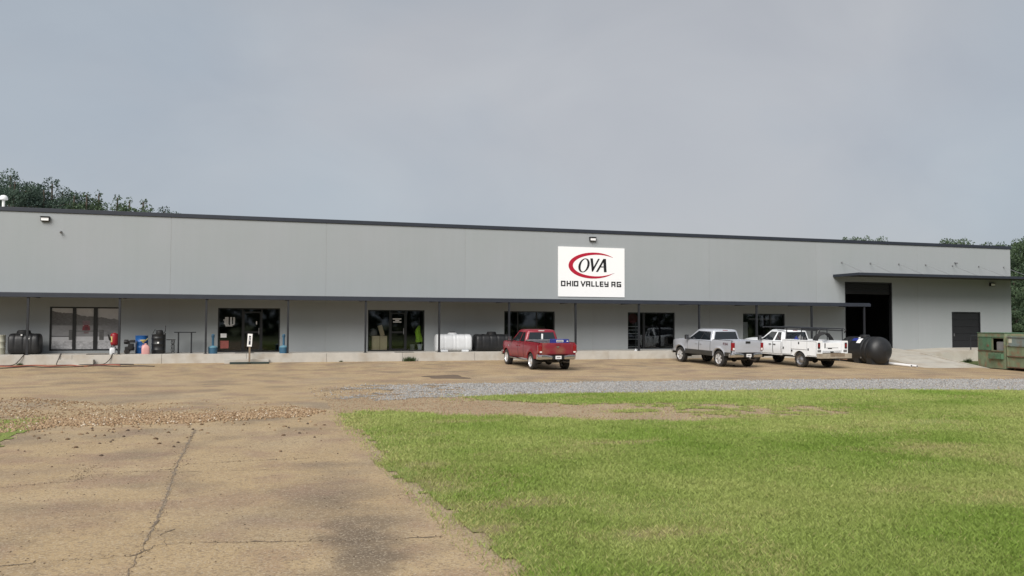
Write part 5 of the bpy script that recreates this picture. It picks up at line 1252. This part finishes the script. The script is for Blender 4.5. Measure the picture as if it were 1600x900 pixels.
def dumpster(loc, rz, Lx, Ly, H, lab, door=True, m1=None, ribs=()):
    """left long side faces -x"""
    m1 = m1 or M['green_rust']
    t_ = thing('dumpster', lab, 'dumpster', loc, rz, 'dumpsters beside the ramp')
    b_ = MB(); th = .03; z0 = .16 if not door else .02
    holes = [(.10, 1.12, 1.10, 1.80)] if door else []
    # side panel facing -x with an opening, in (y,z) cells
    Y = sorted({0, Ly, *[h[0] for h in holes], *[h[1] for h in holes]}); Z = sorted({z0, H, *[h[2] for h in holes], *[h[3] for h in holes]})
    for i in range(len(Y) - 1):
        for j in range(len(Z) - 1):
            cy, cz = (Y[i] + Y[i + 1]) / 2, (Z[j] + Z[j + 1]) / 2
            if any(h[0] < cy < h[1] and h[2] < cz < h[3] for h in holes): continue
            b_.box(0, th, Y[i], Y[i + 1], Z[j], Z[j + 1])
    b_.box(Lx - th, Lx, 0, Ly, z0, H); b_.box(th, Lx - th, 0, th, z0, H - .001); b_.box(th, Lx - th, Ly - th, Ly, z0, H - .001); b_.box(th, Lx - th, th, Ly - th, z0, z0 + th)
    b_.build('body', m1, t_)
    return t_, H
gzd = -.62
d1, H1 = dumpster((43.14, -6.62, gz(43.6, -5) - .0), math.radians(-14), 1.9, 2.62, 2.10, 'green dumpster with an open side hatch beside the ramp')
MB().box(-.03, 1.93, -.03, 2.65, 2.105, 2.15, b=.01).build('lid', M['green_dark'], d1)
MB().box(-.035, -.004, 1.25, 2.50, 1.08, 1.85, b=.01).build('slid_hatch', M['green_dark'], d1)
MB().box(-.05, -.002, .05, 2.58, 1.02, 1.055).build('hatch_track', M['rust'], d1); MB().box(-.05, -.002, .05, 2.58, 1.86, 1.895).build('hatch_track', M['green_dark'], d1)
MB().box(-.16, -.002, .08, 1.35, .58, .90, b=.02).build('fork_pocket', M['green_dark'], d1)
MB().box(-.065, -.037, 1.45, 1.62, 1.30, 1.42).build('hatch_handle', M['rust'], d1)
MB().box(.10, .75, .18, .95, .9, 1.62, b=.08).build('waste_bag', M['grey_pl'], d1)
d2, H2 = dumpster((42.42, -10.15, gz(43.0, -8) - .0), math.radians(-12.0), 2.2, 3.4, 2.05, 'long rusty grey green dumpster nearest the right edge', False, M['green_rust'])
for z in (.16, .80, 1.42, 1.93): MB().box(-.07, -.002, 0, 3.4, z, z + .06, b=.008).build('side_rib', M['rust'] if z < 1 else M['greyblue'], d2)
for y in (.02, 1.7, 3.32): MB().box(-.05, -.002, y, y + .07, .23, 1.92).build('side_post', M['green_rust'], d2)
MB().box(-.012, -.002, 1.8, 3.3, 1.49, 1.92).build('primer_patch', M['greyblue'], d2); MB().box(-.014, -.0045, 3.0, 3.28, 1.62, 1.86).build('white_placard', M['poly_cream'], d2)
for y in (.2, 3.0): MB().box(.2, 2.0, y, y + .15, 0, .16).build('skid', M['rust'], d2)
hr = thing('handrail', 'dark pipe handrail beside the service door landing', 'handrail', (51.2, 1.3, .42))
MB().tube([(0, -1.1, 0), (0, -1.1, 1.02), (0, 1.15, 1.02), (0, 1.15, 0)], .035, 8).build('top_rail', M['post'], hr); MB().tube([(0, -1.1, .52), (0, 1.15, .52)], .025, 8).build('mid_rail', M['post'], hr)
hr2 = thing('handrail', 'dark pipe handrail along the front of the landing behind the dumpster', 'handrail', (49.2, .3, .39))
MB().tube([(-1.5, 0, 0), (-1.5, 0, .95), (1.9, 0, 1.02), (1.9, 0, 0)], .035, 8).build('top_rail', M['post'], hr2)

# ------------------------------------------------------------------ trees
M['leaf'] = attr_mat('tree_leaves', 0.65, 0.25, 0.25)
def leaf_cloud(centers, radii, n, size, cols, seed, squash=.8):
    """n leaf-sized quads spread through ellipsoidal clumps"""
    r_ = np.random.default_rng(seed)
    w_ = radii ** 2; k = r_.choice(len(centers), n, p=w_ / w_.sum())
    d = r_.normal(size=(n, 3)); d /= np.linalg.norm(d, axis=1)[:, None]
    rad = r_.uniform(.35, 1.0, n) ** .6
    c = centers[k] + d * (radii[k] * rad)[:, None] * np.array([1, 1, squash])
    u = r_.normal(size=(n, 3)); u /= np.linalg.norm(u, axis=1)[:, None]
    v = np.cross(u, r_.normal(size=(n, 3))); v /= np.linalg.norm(v, axis=1)[:, None] + 1e-9
    s = size * r_.uniform(.6, 1.4, n)[:, None]
    V = np.stack([c - u * s * .5, c + v * s * .35, c + u * s * .6, c - v * s * .35], 1).reshape(-1, 3)
    F = np.arange(4 * n).reshape(-1, 4)
    cl = np.array(cols); t_ = r_.uniform(0, 1, len(centers))[k] * .6 + r_.uniform(0, 1, n) * .4
    C3 = cl[0] * (1 - t_)[:, None] + cl[1] * t_[:, None]
    return V, F, np.repeat(C3, 4, 0)
TREE_LAB = 'trees behind the warehouse'
def tree(kind, x, y, h, label, seed, spread=1.0, low=.25):
    r_ = random.Random(seed); name = {'pine': 'pine_tree', 'leafy': 'broadleaf_tree', 'cone': 'broadleaf_tree'}[kind]
    z0 = gz(x, y) - .05
    t_ = thing(name, label, 'tree', (x, y, z0), r_.uniform(0, 6), TREE_LAB)
    tr = MB(); lean = (r_.uniform(-.3, .3), r_.uniform(-.3, .3)); pts = []; N_ = 8
    for i in range(N_): f = i / (N_ - 1); pts.append((lean[0] * f + .12 * math.sin(f * 5 + seed), lean[1] * f, h * .93 * f))
    rb_ = .022 * h
    tr.tube(pts, [rb_ * (1 - .85 * i / (N_ - 1)) + .015 for i in range(N_)], 8)
    cs, rs = [], []
    nb = {'pine': 24, 'leafy': 26, 'cone': 40}[kind]
    for i in range(nb):
        f = low + (1 - low) * (i + r_.uniform(-.3, .3)) / nb; f = min(max(f, low), .99)
        if kind == 'pine':
            g = (f - low) / (1 - low); reach = h * .17 * spread * (.55 + .8 * math.sin(math.pi * min(1, .15 + g * .85))) * r_.uniform(.6, 1.15); up = .12
        elif kind == 'cone':
            g = (f - low) / (1 - low); reach = h * .15 * spread * (.16 + (1 - g) ** .7) * r_.uniform(.55, 1.15); up = .35
        else:
            g = (f - low) / (1 - low); reach = h * .24 * spread * math.sin(math.pi * (.14 + .80 * g)) ** .7 * r_.uniform(.55, 1.1); up = .35
        a = i * 2.4 + r_.uniform(-.5, .5); p0 = Vector((lean[0] * f, lean[1] * f, h * .92 * f * .96))
        p1 = p0 + Vector((reach * math.cos(a), reach * math.sin(a), reach * up))
        tr.tube([p0, (p0 + p1) / 2 + Vector((0, 0, .05 * reach)), p1], [rb_ * .3 * (1.1 - f), rb_ * .2 * (1.1 - f) + .01, .012], 5)
        for q in ((1.0, .62) if reach > .8 else (.9,)):
            pp = p0 + (p1 - p0) * q; cs.append(pp[:]); rs.append((.062 if kind == 'pine' else (.085 if kind == 'leafy' else .038 + .045 * (1 - g))) * h * r_.uniform(.7, 1.25))
    cs.append((lean[0], lean[1], h * .93)); rs.append((.05 if kind != 'cone' else .028) * h)
    tr.build('trunk', M['bark'], t_, smooth=50)
    if kind == 'pine': cols = [(.036, .060, .052), (.080, .120, .085)]; n_ = 11000; sz = .16  # leaf colours lifted towards blue to stand in for distance haze
    else: cols = [(.044, .074, .046), (.110, .158, .080)]; n_ = 12000; sz = .19
    V, F, C3 = leaf_cloud(np.array(cs), np.array(rs), n_, sz * (h / 14) ** .5, cols, seed, .75 if kind == 'pine' else .85)
    fast_mesh('crown', V, F, C3, M['leaf'], t_)
    return t_
# left stand, tall pines then rounder trees stepping down behind the parapet
EYE = 2.03
def px_tree(px, py_top, depth):
    lat = (px - 800) / FPX * depth
    x = lat * math.cos(YAW) + depth * math.sin(YAW); y = CAM.y + depth * math.cos(YAW) - lat * math.sin(YAW)
    hz = HORIZ - (px - 800) * math.tan(ROLL)
    return x, y, (EYE + (hz - py_top) / FPX * depth + .1) / (.985 if px < 800 else .935)
left = [(-16, 262, 90, 'pine'), (6, 264, 94, 'pine'), (15, 274, 88, 'pine'), (34, 286, 92, 'cone'), (48, 285, 97, 'pine'), (62, 287, 90, 'pine'), (82, 277, 93, 'pine'), (98, 290, 95, 'pine'), (112, 297, 90, 'cone'),
        (132, 295, 92, 'cone'), (148, 293, 95, 'cone'), (176, 299, 90, 'cone'), (200, 304, 94, 'cone'), (219, 306, 91, 'cone'), (256, 322, 96, 'pine'), (238, 327, 92, 'cone')]
where_l = ['tallest at the left edge', 'just right of the left edge', 'behind the roof vent', 'right of the roof vent', 'among the dense left pines', 'between the two tall left pines', 'standing highest above the left roof', 'beside the tallest left pine', 'filling the gap in the left stand',
           'opening the row of round trees', 'second of the round trees', 'third of the round trees at left', 'fourth of the round trees at left', 'last round tree at left', 'last thin top right of the left stand', 'lowest just clearing the left parapet']
for i, (px, pt, dp, kd) in enumerate(left):
    x, y, h = px_tree(px, pt, dp)
    tree(kd, x, y, h, ('dark pine tree ' if kd == 'pine' else 'green leafy tree ') + where_l[i] + ' above the roof', 100 + i, 1.0 if kd == 'pine' else 1.15, .5 if (px in (6, 82, 256, 15)) else .3)
right = [(1327, 368, 108, 'leafy', 'leftmost of the tops over the right roof'), (1342, 367, 112, 'leafy', 'second top over the right roof'), (1356, 367, 106, 'leafy', 'third top over the right roof'), (1376, 367, 110, 'leafy', 'fourth top over the right roof'),
         (1482, 369, 108, 'leafy', 'left one of the middle pair over the right roof'), (1502, 371, 104, 'leafy', 'right one of the middle pair over the right roof'), (1546, 373, 100, 'leafy', 'showing just left of the building corner'), (1564, 374, 104, 'leafy', 'over the right building corner'),
         (1592, 367, 88, 'leafy', 'beside the right building corner'), (1612, 362, 80, 'leafy', 'cut by the right edge'), (1586, 420, 78, 'leafy', 'low beside the right building corner'), (1604, 440, 74, 'leafy', 'low at the right edge'), (1592, 470, 72, 'leafy', 'bushy behind the dumpsters')]
for i, (px, pt, dp, kd, wl) in enumerate(right):
    x, y, h = px_tree(px, pt, dp)
    tree(kd, x, y, h, 'green leafy tree ' + wl, 300 + i, 1.0 if i < 8 else 1.25, .22 if i < 8 else .06)

wr_ = np.random.default_rng(12); nW = 46  # unseen tree mass added behind the camera to darken the window reflections
cw = np.stack([np.linspace(-150, 190, nW) + wr_.normal(0, 3, nW), -118 + wr_.normal(0, 4, nW), wr_.uniform(4, 9, nW)], -1); cw = np.concatenate([cw, cw + np.stack([wr_.normal(0, 3, nW), wr_.normal(0, 3, nW), wr_.uniform(3, 6, nW)], -1), cw * np.array([1, 1, .3])])
V, F, C3 = leaf_cloud(cw, np.full(len(cw), 5.2), 16000, 1.7, [(.03, .05, .025), (.07, .10, .04)], 8, .9)
o = fast_mesh('added_woodland', V, F, C3, M['leaf']); tag(o, 'far wood added behind the viewer to darken the window reflections', 'added_woodland', kind='stuff')

# ------------------------------------------------------------------ stones and gravel
def stone_mesh(V0, n, r_, cx, cy, cz, size, flat=.6):
    """many distorted octahedra"""
    base = np.array([(1, 0, 0), (0, 1, 0), (-1, 0, 0), (0, -1, 0), (0, 0, 1), (0, 0, -1)], float)
    fc = np.array([(0, 1, 4), (1, 2, 4), (2, 3, 4), (3, 0, 4), (1, 0, 5), (2, 1, 5), (3, 2, 5), (0, 3, 5)])
    a = r_.uniform(0, 6.28, n); ca, sa = np.cos(a), np.sin(a)
    B = base[None] * r_.uniform(.65, 1.25, (n, 6, 1)) * np.stack([size, size * r_.uniform(.6, 1, n), size * flat], -1)[:, None, :]
    X = B[:, :, 0] * ca[:, None] - B[:, :, 1] * sa[:, None] + cx[:, None]; Y = B[:, :, 0] * sa[:, None] + B[:, :, 1] * ca[:, None] + cy[:, None]
    Z = B[:, :, 2] + (cz + size * flat * .35)[:, None]
    V = np.stack([X, Y, Z], -1).reshape(-1, 3); F = (fc[None] + 6 * np.arange(n)[:, None, None]).reshape(-1, 3)
    return V, F
M['stone'] = attr_mat('stone', .85, .25)
r_ = np.random.default_rng(77)
# brown river gravel spilled over the drive mouth
def brown_density(x, y):
    lo = np.interp(x, [-9, -6, -4.4, -3.6, -1.6, .5, 1.7, 2.2], [-27.5, -27.0, -25.6, -24.9, -25.0, -24.6, -24.3, -23.2])
    hi = np.interp(x, [-9, -6, -4, -2.2, 0, 1.4, 2.2], [-15.5, -16.5, -18.6, -19.6, -18.4, -20.5, -22.6])
    inside = (y > lo) & (y < hi)
    g = np.exp(-((y - (lo + 1.15)) / 1.25) ** 2) + .24 * inside * np.clip((.6 - x) / 5, .25, 1.4)
    n = fbm(x, y, .9, 61)
    return np.where(inside, g * np.clip(n * 2.2 - .35, .05, 1.3), np.exp(-((lo - y).clip(0) / .45) ** 1.0) * .06 * (y < lo))
nc = 60000; x = r_.uniform(-9, 2.3, nc); y = r_.uniform(-28, -15, nc)
keep = r_.uniform(0, 1, nc) < brown_density(x, y) * .75; x = x[keep]; y = y[keep]; n = len(x)
sz = r_.uniform(.018, .05, n) * (.8 + .4 * (y < -23)); V, F = stone_mesh(None, n, r_, x, y, gz_np(x, y) + .006, sz)
t_ = r_.uniform(0, 1, n)[:, None]; C3 = np.array([[.20, .125, .07]]) * (1 - t_) + np.array([[.40, .29, .18]]) * t_
C3 = np.where(r_.uniform(0, 1, n)[:, None] < .06, np.array([[.52, .44, .34]]), C3)
o = fast_mesh('brown_gravel', V, F, np.repeat(C3, 6, 0), M['stone']); tag(o, 'brown river gravel spilled across the mouth of the driveway', 'gravel', kind='stuff')
# crushed grey stone in the strip
nc = 110000; x = r_.uniform(2.4, 34, nc); y = r_.uniform(-24.5, -13.3, nc); k = (in_strip(x, y) & (r_.uniform(0, 1, nc) < .25 + .9 * fbm(x, y, .8, 3))) | ((y < strip_top(x) + .55) & (y > strip_bot(x) - .25) & (x > 2.3) & (r_.uniform(0, 1, nc) < .12)); x = x[k]; y = y[k]; n = len(x)
V, F = stone_mesh(None, n, r_, x, y, gz_np(x, y) + .012, r_.uniform(.010, .030, n) * np.where(r_.uniform(0, 1, n) < .08, 1.5, 1), .7)
t_ = r_.uniform(0, 1, n)[:, None]; C3 = np.array([[.20, .196, .19]]) * (1 - t_) + np.array([[.47, .462, .45]]) * t_
tan_ = (r_.uniform(0, 1, n) < np.clip(.75 - (x - 2.5) / 8 + .5 * (fbm(x, y, .7, 13) - .5), .06, .8))[:, None]; C3 = np.where(tan_, np.array([[.36, .27, .18]]) * (.6 + .6 * t_), C3)
o = fast_mesh('crushed_stone', V, F, np.repeat(C3, 6, 0), M['stone']); tag(o, 'crushed grey stone laid in a strip before the lawn', 'gravel', kind='stuff')
# tan pebbles on the bare strip
nc = 26000; x = r_.uniform(2.5, 17, nc); y = r_.uniform(-28.5, -19, nc); k = (lawn_d(x, y) < 0) & (~in_strip(x, y)) & (x > drive_edge(y)) & (r_.uniform(0, 1, nc) < np.where(x < 7, .8, .35)); x = x[k]; y = y[k]; n = len(x)
V, F = stone_mesh(None, n, r_, x, y, gz_np(x, y) + .004, r_.uniform(.010, .026, n))
t_ = r_.uniform(0, 1, n)[:, None]; C3 = np.array([[.22, .14, .085]]) * (1 - t_) + np.array([[.44, .32, .21]]) * t_
o = fast_mesh('tan_pebbles', V, F, np.repeat(C3, 6, 0), M['stone']); tag(o, 'tan pebbles scattered over the bare earth beside the lawn', 'gravel', kind='stuff')
# loose single stones lying on the drive
sm = []
for k in range(6):
    V, F = stone_mesh(None, 1, np.random.default_rng(900 + k), np.zeros(1), np.zeros(1), np.zeros(1), np.array([.042]), .6)
    me_o = fast_mesh('loose_stone', V, F, np.tile(np.array([[[.14, .09, .055], [.22, .15, .09], [.11, .08, .06]][k % 3]]), (6, 1)), M['stone']); sm.append(me_o)
rp_ = random.Random(4); spots = []
for k in range(70):
    x = rp_.uniform(-4.0, 2.2); y = -25.3 - abs(rp_.gauss(0, 1.9))
    spots.append((x, y))
for k, (x, y) in enumerate(spots):
    o = sm[k] if k < 6 else sm[k % 6].copy()
    if k >= 6: COL.objects.link(o)
    o.location = (x, y, gz(x, y) + .007); o.rotation_euler = (0, 0, rp_.uniform(0, 6)); s_ = rp_.uniform(.55, 1.35); o.scale = (s_, s_, s_)
    tag(o, 'loose brown stone lying on the bare driveway before the gravel', 'stone', 'loose stones on the driveway')
# small weeds at the kerb
M['blade'] = attr_mat('grass_blades', .6, .25, .30)
def weed(x, y, z, n, h, lab):
    rr_ = np.random.default_rng(int(abs(x) * 100)); b0 = np.stack([rr_.normal(0, h * .45, n), rr_.normal(0, h * .15, n) - .05, np.zeros(n)], -1); a = rr_.uniform(0, 6.28, n)
    d = np.stack([np.cos(a), np.sin(a) * .7, rr_.uniform(.7, 2.2, n)], -1); d /= np.linalg.norm(d, axis=1)[:, None]; w_ = np.stack([-np.sin(a), np.cos(a), 0 * a], -1) * h * .09
    hh = h * rr_.uniform(.5, 1.1, n)[:, None]; V = np.stack([b0 - w_, b0 + w_, b0 + d * hh], 1).reshape(-1, 3)
    c = np.repeat(np.array([[.05, .075, .03]]) * rr_.uniform(.7, 1.6, (n, 1)), 3, 0)
    o = fast_mesh('weed', V, np.arange(3 * n).reshape(-1, 3), c, M['blade']); o.location = (x, y, z); tag(o, lab, 'weed', 'weeds at the kerb')
weed(8.95, -.08, gz(9, -.08), 160, .30, 'tuft of weeds at the kerb below the entrance with boxes'); weed(-9.75, -.06, gz(0, -.06), 60, .14, 'small tuft of weeds at the kerb below the black tank')
weed(46.4, -.7, gz(46, -.7) - .02, 110, .32, 'weeds growing between the landing and the dumpster'); weed(5.3, -.06, gz(5, -.06), 40, .12, 'tiny tuft of weeds at the kerb left of the canopy post')

# ------------------------------------------------------------------ driveway cracks and stains
def ribbon(name, pts, w_, m_, dz=.010, parent=None, seed=1):
    rr_ = random.Random(seed); out = []
    for a, b_ in zip(pts[:-1], pts[1:]):
        L_ = math.hypot(b_[0] - a[0], b_[1] - a[1]); k = max(2, int(L_ / .07))
        for i in range(k):
            f = i / k; out.append((a[0] + (b_[0] - a[0]) * f + rr_.gauss(0, .012), a[1] + (b_[1] - a[1]) * f + rr_.gauss(0, .012)))
    out.append(pts[-1]); P2 = []
    for i, p in enumerate(out):
        q = out[min(i + 1, len(out) - 1)]; q0 = out[max(i - 1, 0)]; d = Vector((q[0] - q0[0], q[1] - q0[1])); d = d.normalized() if d.length > 1e-6 else Vector((1, 0)); wd = w_ * rr_.uniform(.12, 1.0) * (.35 + .9 * mnoise.noise(Vector((p[0] * 2.3, p[1] * 2.3, seed))) ** 2 * 3)
        P2.append(((p[0] - d.y * wd, p[1] + d.x * wd), (p[0] + d.y * wd, p[1] - d.x * wd)))
    V = [(a[0], a[1], gz(*a) + dz) for pr_ in P2 for a in pr_]; mb = MB(); mb.add(V, [(2 * i, 2 * i + 1, 2 * i + 3, 2 * i + 2) for i in range(len(P2) - 1)])
    return mb.build(name, m_, parent)
M['crack'] = mat('crack_fill', (.165, .126, .088), .95, 0, .4, 20)
M['crack_soft'] = mat('crack_edge', (.255, .20, .14), .95, 0, .35, 20)
drv = bpy.data.objects['driveway']
cr = [([(-.93, -38.6), (-.91, -37.57), (-.89, -36.37), (-.85, -35.3), (-.85, -33.59), (-.89, -31.29), (-.86, -29.05), (-.81, -26.3)], .018),
      ([(-3.6, -36.7), (-2.11, -36.9), (-1.62, -36.86), (-.99, -36.88), (-.86, -36.7), (-.72, -36.47), (-.41, -36.49), (.37, -36.69), (1.28, -36.92), (2.2, -37.0)], .013),
      ([(-4.1, -32.7), (-3.12, -32.49), (-2.67, -32.32), (-2.23, -32.24), (-2.1, -31.8), (-.92, -31.53), (-.76, -31.06), (.35, -30.98), (1.2, -31.0)], .014),
      ([(-2.04, -31.45), (-.62, -31.81), (.62, -32.05), (1.48, -32.49)], .010), ([(-.66, -36.5), (-.75, -36.0), (-.62, -35.8)], .010)]
for i, (pts, w_) in enumerate(cr): ribbon('crack', pts, w_, M['crack'], .0115, drv, i + 3)
ribbon('crack_edge', cr[0][0][2:], .06, M['crack_soft'], .0095, drv, 44)
# crumbs along the cracks and in the broken patch
xs_, ys_ = [], []
for pts, w_ in cr[:3]:
    for a, b_ in zip(pts[:-1], pts[1:]):
        k = int(26 * math.hypot(b_[0] - a[0], b_[1] - a[1])); f = r_.uniform(0, 1, k); xs_ += list(a[0] + (b_[0] - a[0]) * f + r_.normal(0, .04, k)); ys_ += list(a[1] + (b_[1] - a[1]) * f + r_.normal(0, .04, k))
xs_ += list(r_.normal(-2.2, .16, 150)); ys_ += list(r_.normal(-31.5, .45, 150))
xs_ += list(r_.uniform(-4, 2.3, 900)); ys_ += list(r_.uniform(-39, -25, 900))
x = np.array(xs_); y = np.array(ys_); n = len(x)
V, F = stone_mesh(None, n, r_, x, y, gz_np(x, y) + .007, r_.uniform(.005, .016, n)); t_ = r_.uniform(0, 1, n)[:, None]
o = fast_mesh('pavement_crumbs', V, F, np.repeat(np.array([[.10, .075, .05]]) * (1 - t_) + np.array([[.36, .28, .19]]) * t_, 6, 0), M['stone']); tag(o, 'fine pavement crumbs along the driveway cracks', 'crumbs', kind='stuff')
def blotch(name, cx, cy, rx_, ry_, m_, dz, parent, seed, rot=0.0):
    mb = MB(); n_ = 40; V = [(cx, cy, gz(cx, cy) + dz)]
    for i in range(n_):
        a = 2 * math.pi * i / n_; k = .75 + .45 * mnoise.noise(Vector((math.cos(a) * 1.6 + seed, math.sin(a) * 1.6, seed))); px_, py_ = rx_ * k * math.cos(a), ry_ * k * math.sin(a)
        X = cx + px_ * math.cos(rot) - py_ * math.sin(rot); Y = cy + px_ * math.sin(rot) + py_ * math.cos(rot); V.append((X, Y, gz(X, Y) + dz))
    mb.add(V, [(0, 1 + i, 1 + (i + 1) % n_) for i in range(n_)]); return mb.build(name, m_, parent)
M['stain'] = mat('damp_stain', (.135, .095, .062), .8, 0, .2, 3)
blotch('damp_patch', 8.65, -9.9, 1.25, 1.5, M['stain'], .006, bpy.data.objects['parking_lot'], 3.3, .2)

# ------------------------------------------------------------------ grass blades
def blades(n, x0, x1, y0, y1, h, w_, seed, thin=1.0):
    q = np.random.default_rng(seed); x = q.uniform(x0, x1, n); y = q.uniform(y0, y1, n)
    d = lawn_d(x, y); bald = fbm(x, y, .55, 71); fine = fbm(x, y, 2.2, 73)
    edge = np.clip(d / .5, 0, 1); wn = worn(x, y)
    p = np.where(d > -.04, .45 + .55 * edge, .30 * np.exp(np.minimum(d, 0) / .28)) * (1 - .62 * wn) * np.where((bald > .66), .45, 1) * thin
    k = q.uniform(0, 1, n) < p; x, y, d, bald, fine, wn = x[k], y[k], d[k], bald[k], fine[k], wn[k]; n = len(x)
    z = gz_np(x, y) + .014; a = q.uniform(0, 6.28, n); hh = h * q.uniform(.45, 1.15, n) * (.75 + .6 * fine); lean = q.uniform(.25, 1.15, n) * hh
    b_ = q.uniform(0, 6.28, n); ww = w_ * q.uniform(.6, 1.3, n)
    wx, wy = np.cos(a) * ww, np.sin(a) * ww; lx, ly = np.cos(b_) * lean, np.sin(b_) * lean
    V = np.stack([np.stack([x - wx, y - wy, z], -1), np.stack([x + wx, y + wy, z], -1), np.stack([x + wx * .6 + lx * .4, y + wy * .6 + ly * .4, z + hh * .62], -1), np.stack([x + lx, y + ly, z + hh], -1)], 1).reshape(-1, 3)
    F = np.arange(4 * n).reshape(-1, 4)
    patch = np.clip((fbm(x, y, .35, 81) - .28) / .36, 0, 1)[:, None]
    c = np.array([[.225, .325, .062]]) * (1 - patch) + np.array([[.370, .420, .135]]) * patch
    dry = np.clip((fbm(x, y, .8, 91) - .56) / .2, 0, 1) * .55 + np.clip(1 - d / .7, 0, 1) * .55 + (bald > .66) * .3 + .75 * wn
    straw = (q.uniform(0, 1, n) < np.clip(dry, .03, .9))[:, None]
    c = np.where(straw, np.array([[.45, .39, .19]]) * .55 + c * .45, c) * q.uniform(.84, 1.16, n)[:, None]
    return V, F, np.repeat(c, 4, 0)
parts = [blades(185000, 2.2, 12.6, -41.2, -36.0, .048, .0035, 1), blades(220000, 2.2, 20, -36.0, -31.0, .050, .005, 2), blades(240000, 2.2, 29, -31.0, -25.0, .046, .0075, 3), blades(200000, 2.2, 42, -25.0, -18.8, .046, .012, 4), blades(14000, -9, -4.1, -40, -22.5, .06, .008, 5)]
off = 0; Vs, Fs, Cs = [], [], []
for V, F, c in parts: Vs.append(V); Fs.append(F + off); Cs.append(c); off += len(V)
o = fast_mesh('lawn_grass', np.concatenate(Vs), np.concatenate(Fs), np.concatenate(Cs), M['blade']); tag(o, 'short mown green grass covering the lawn', 'grass', kind='stuff')
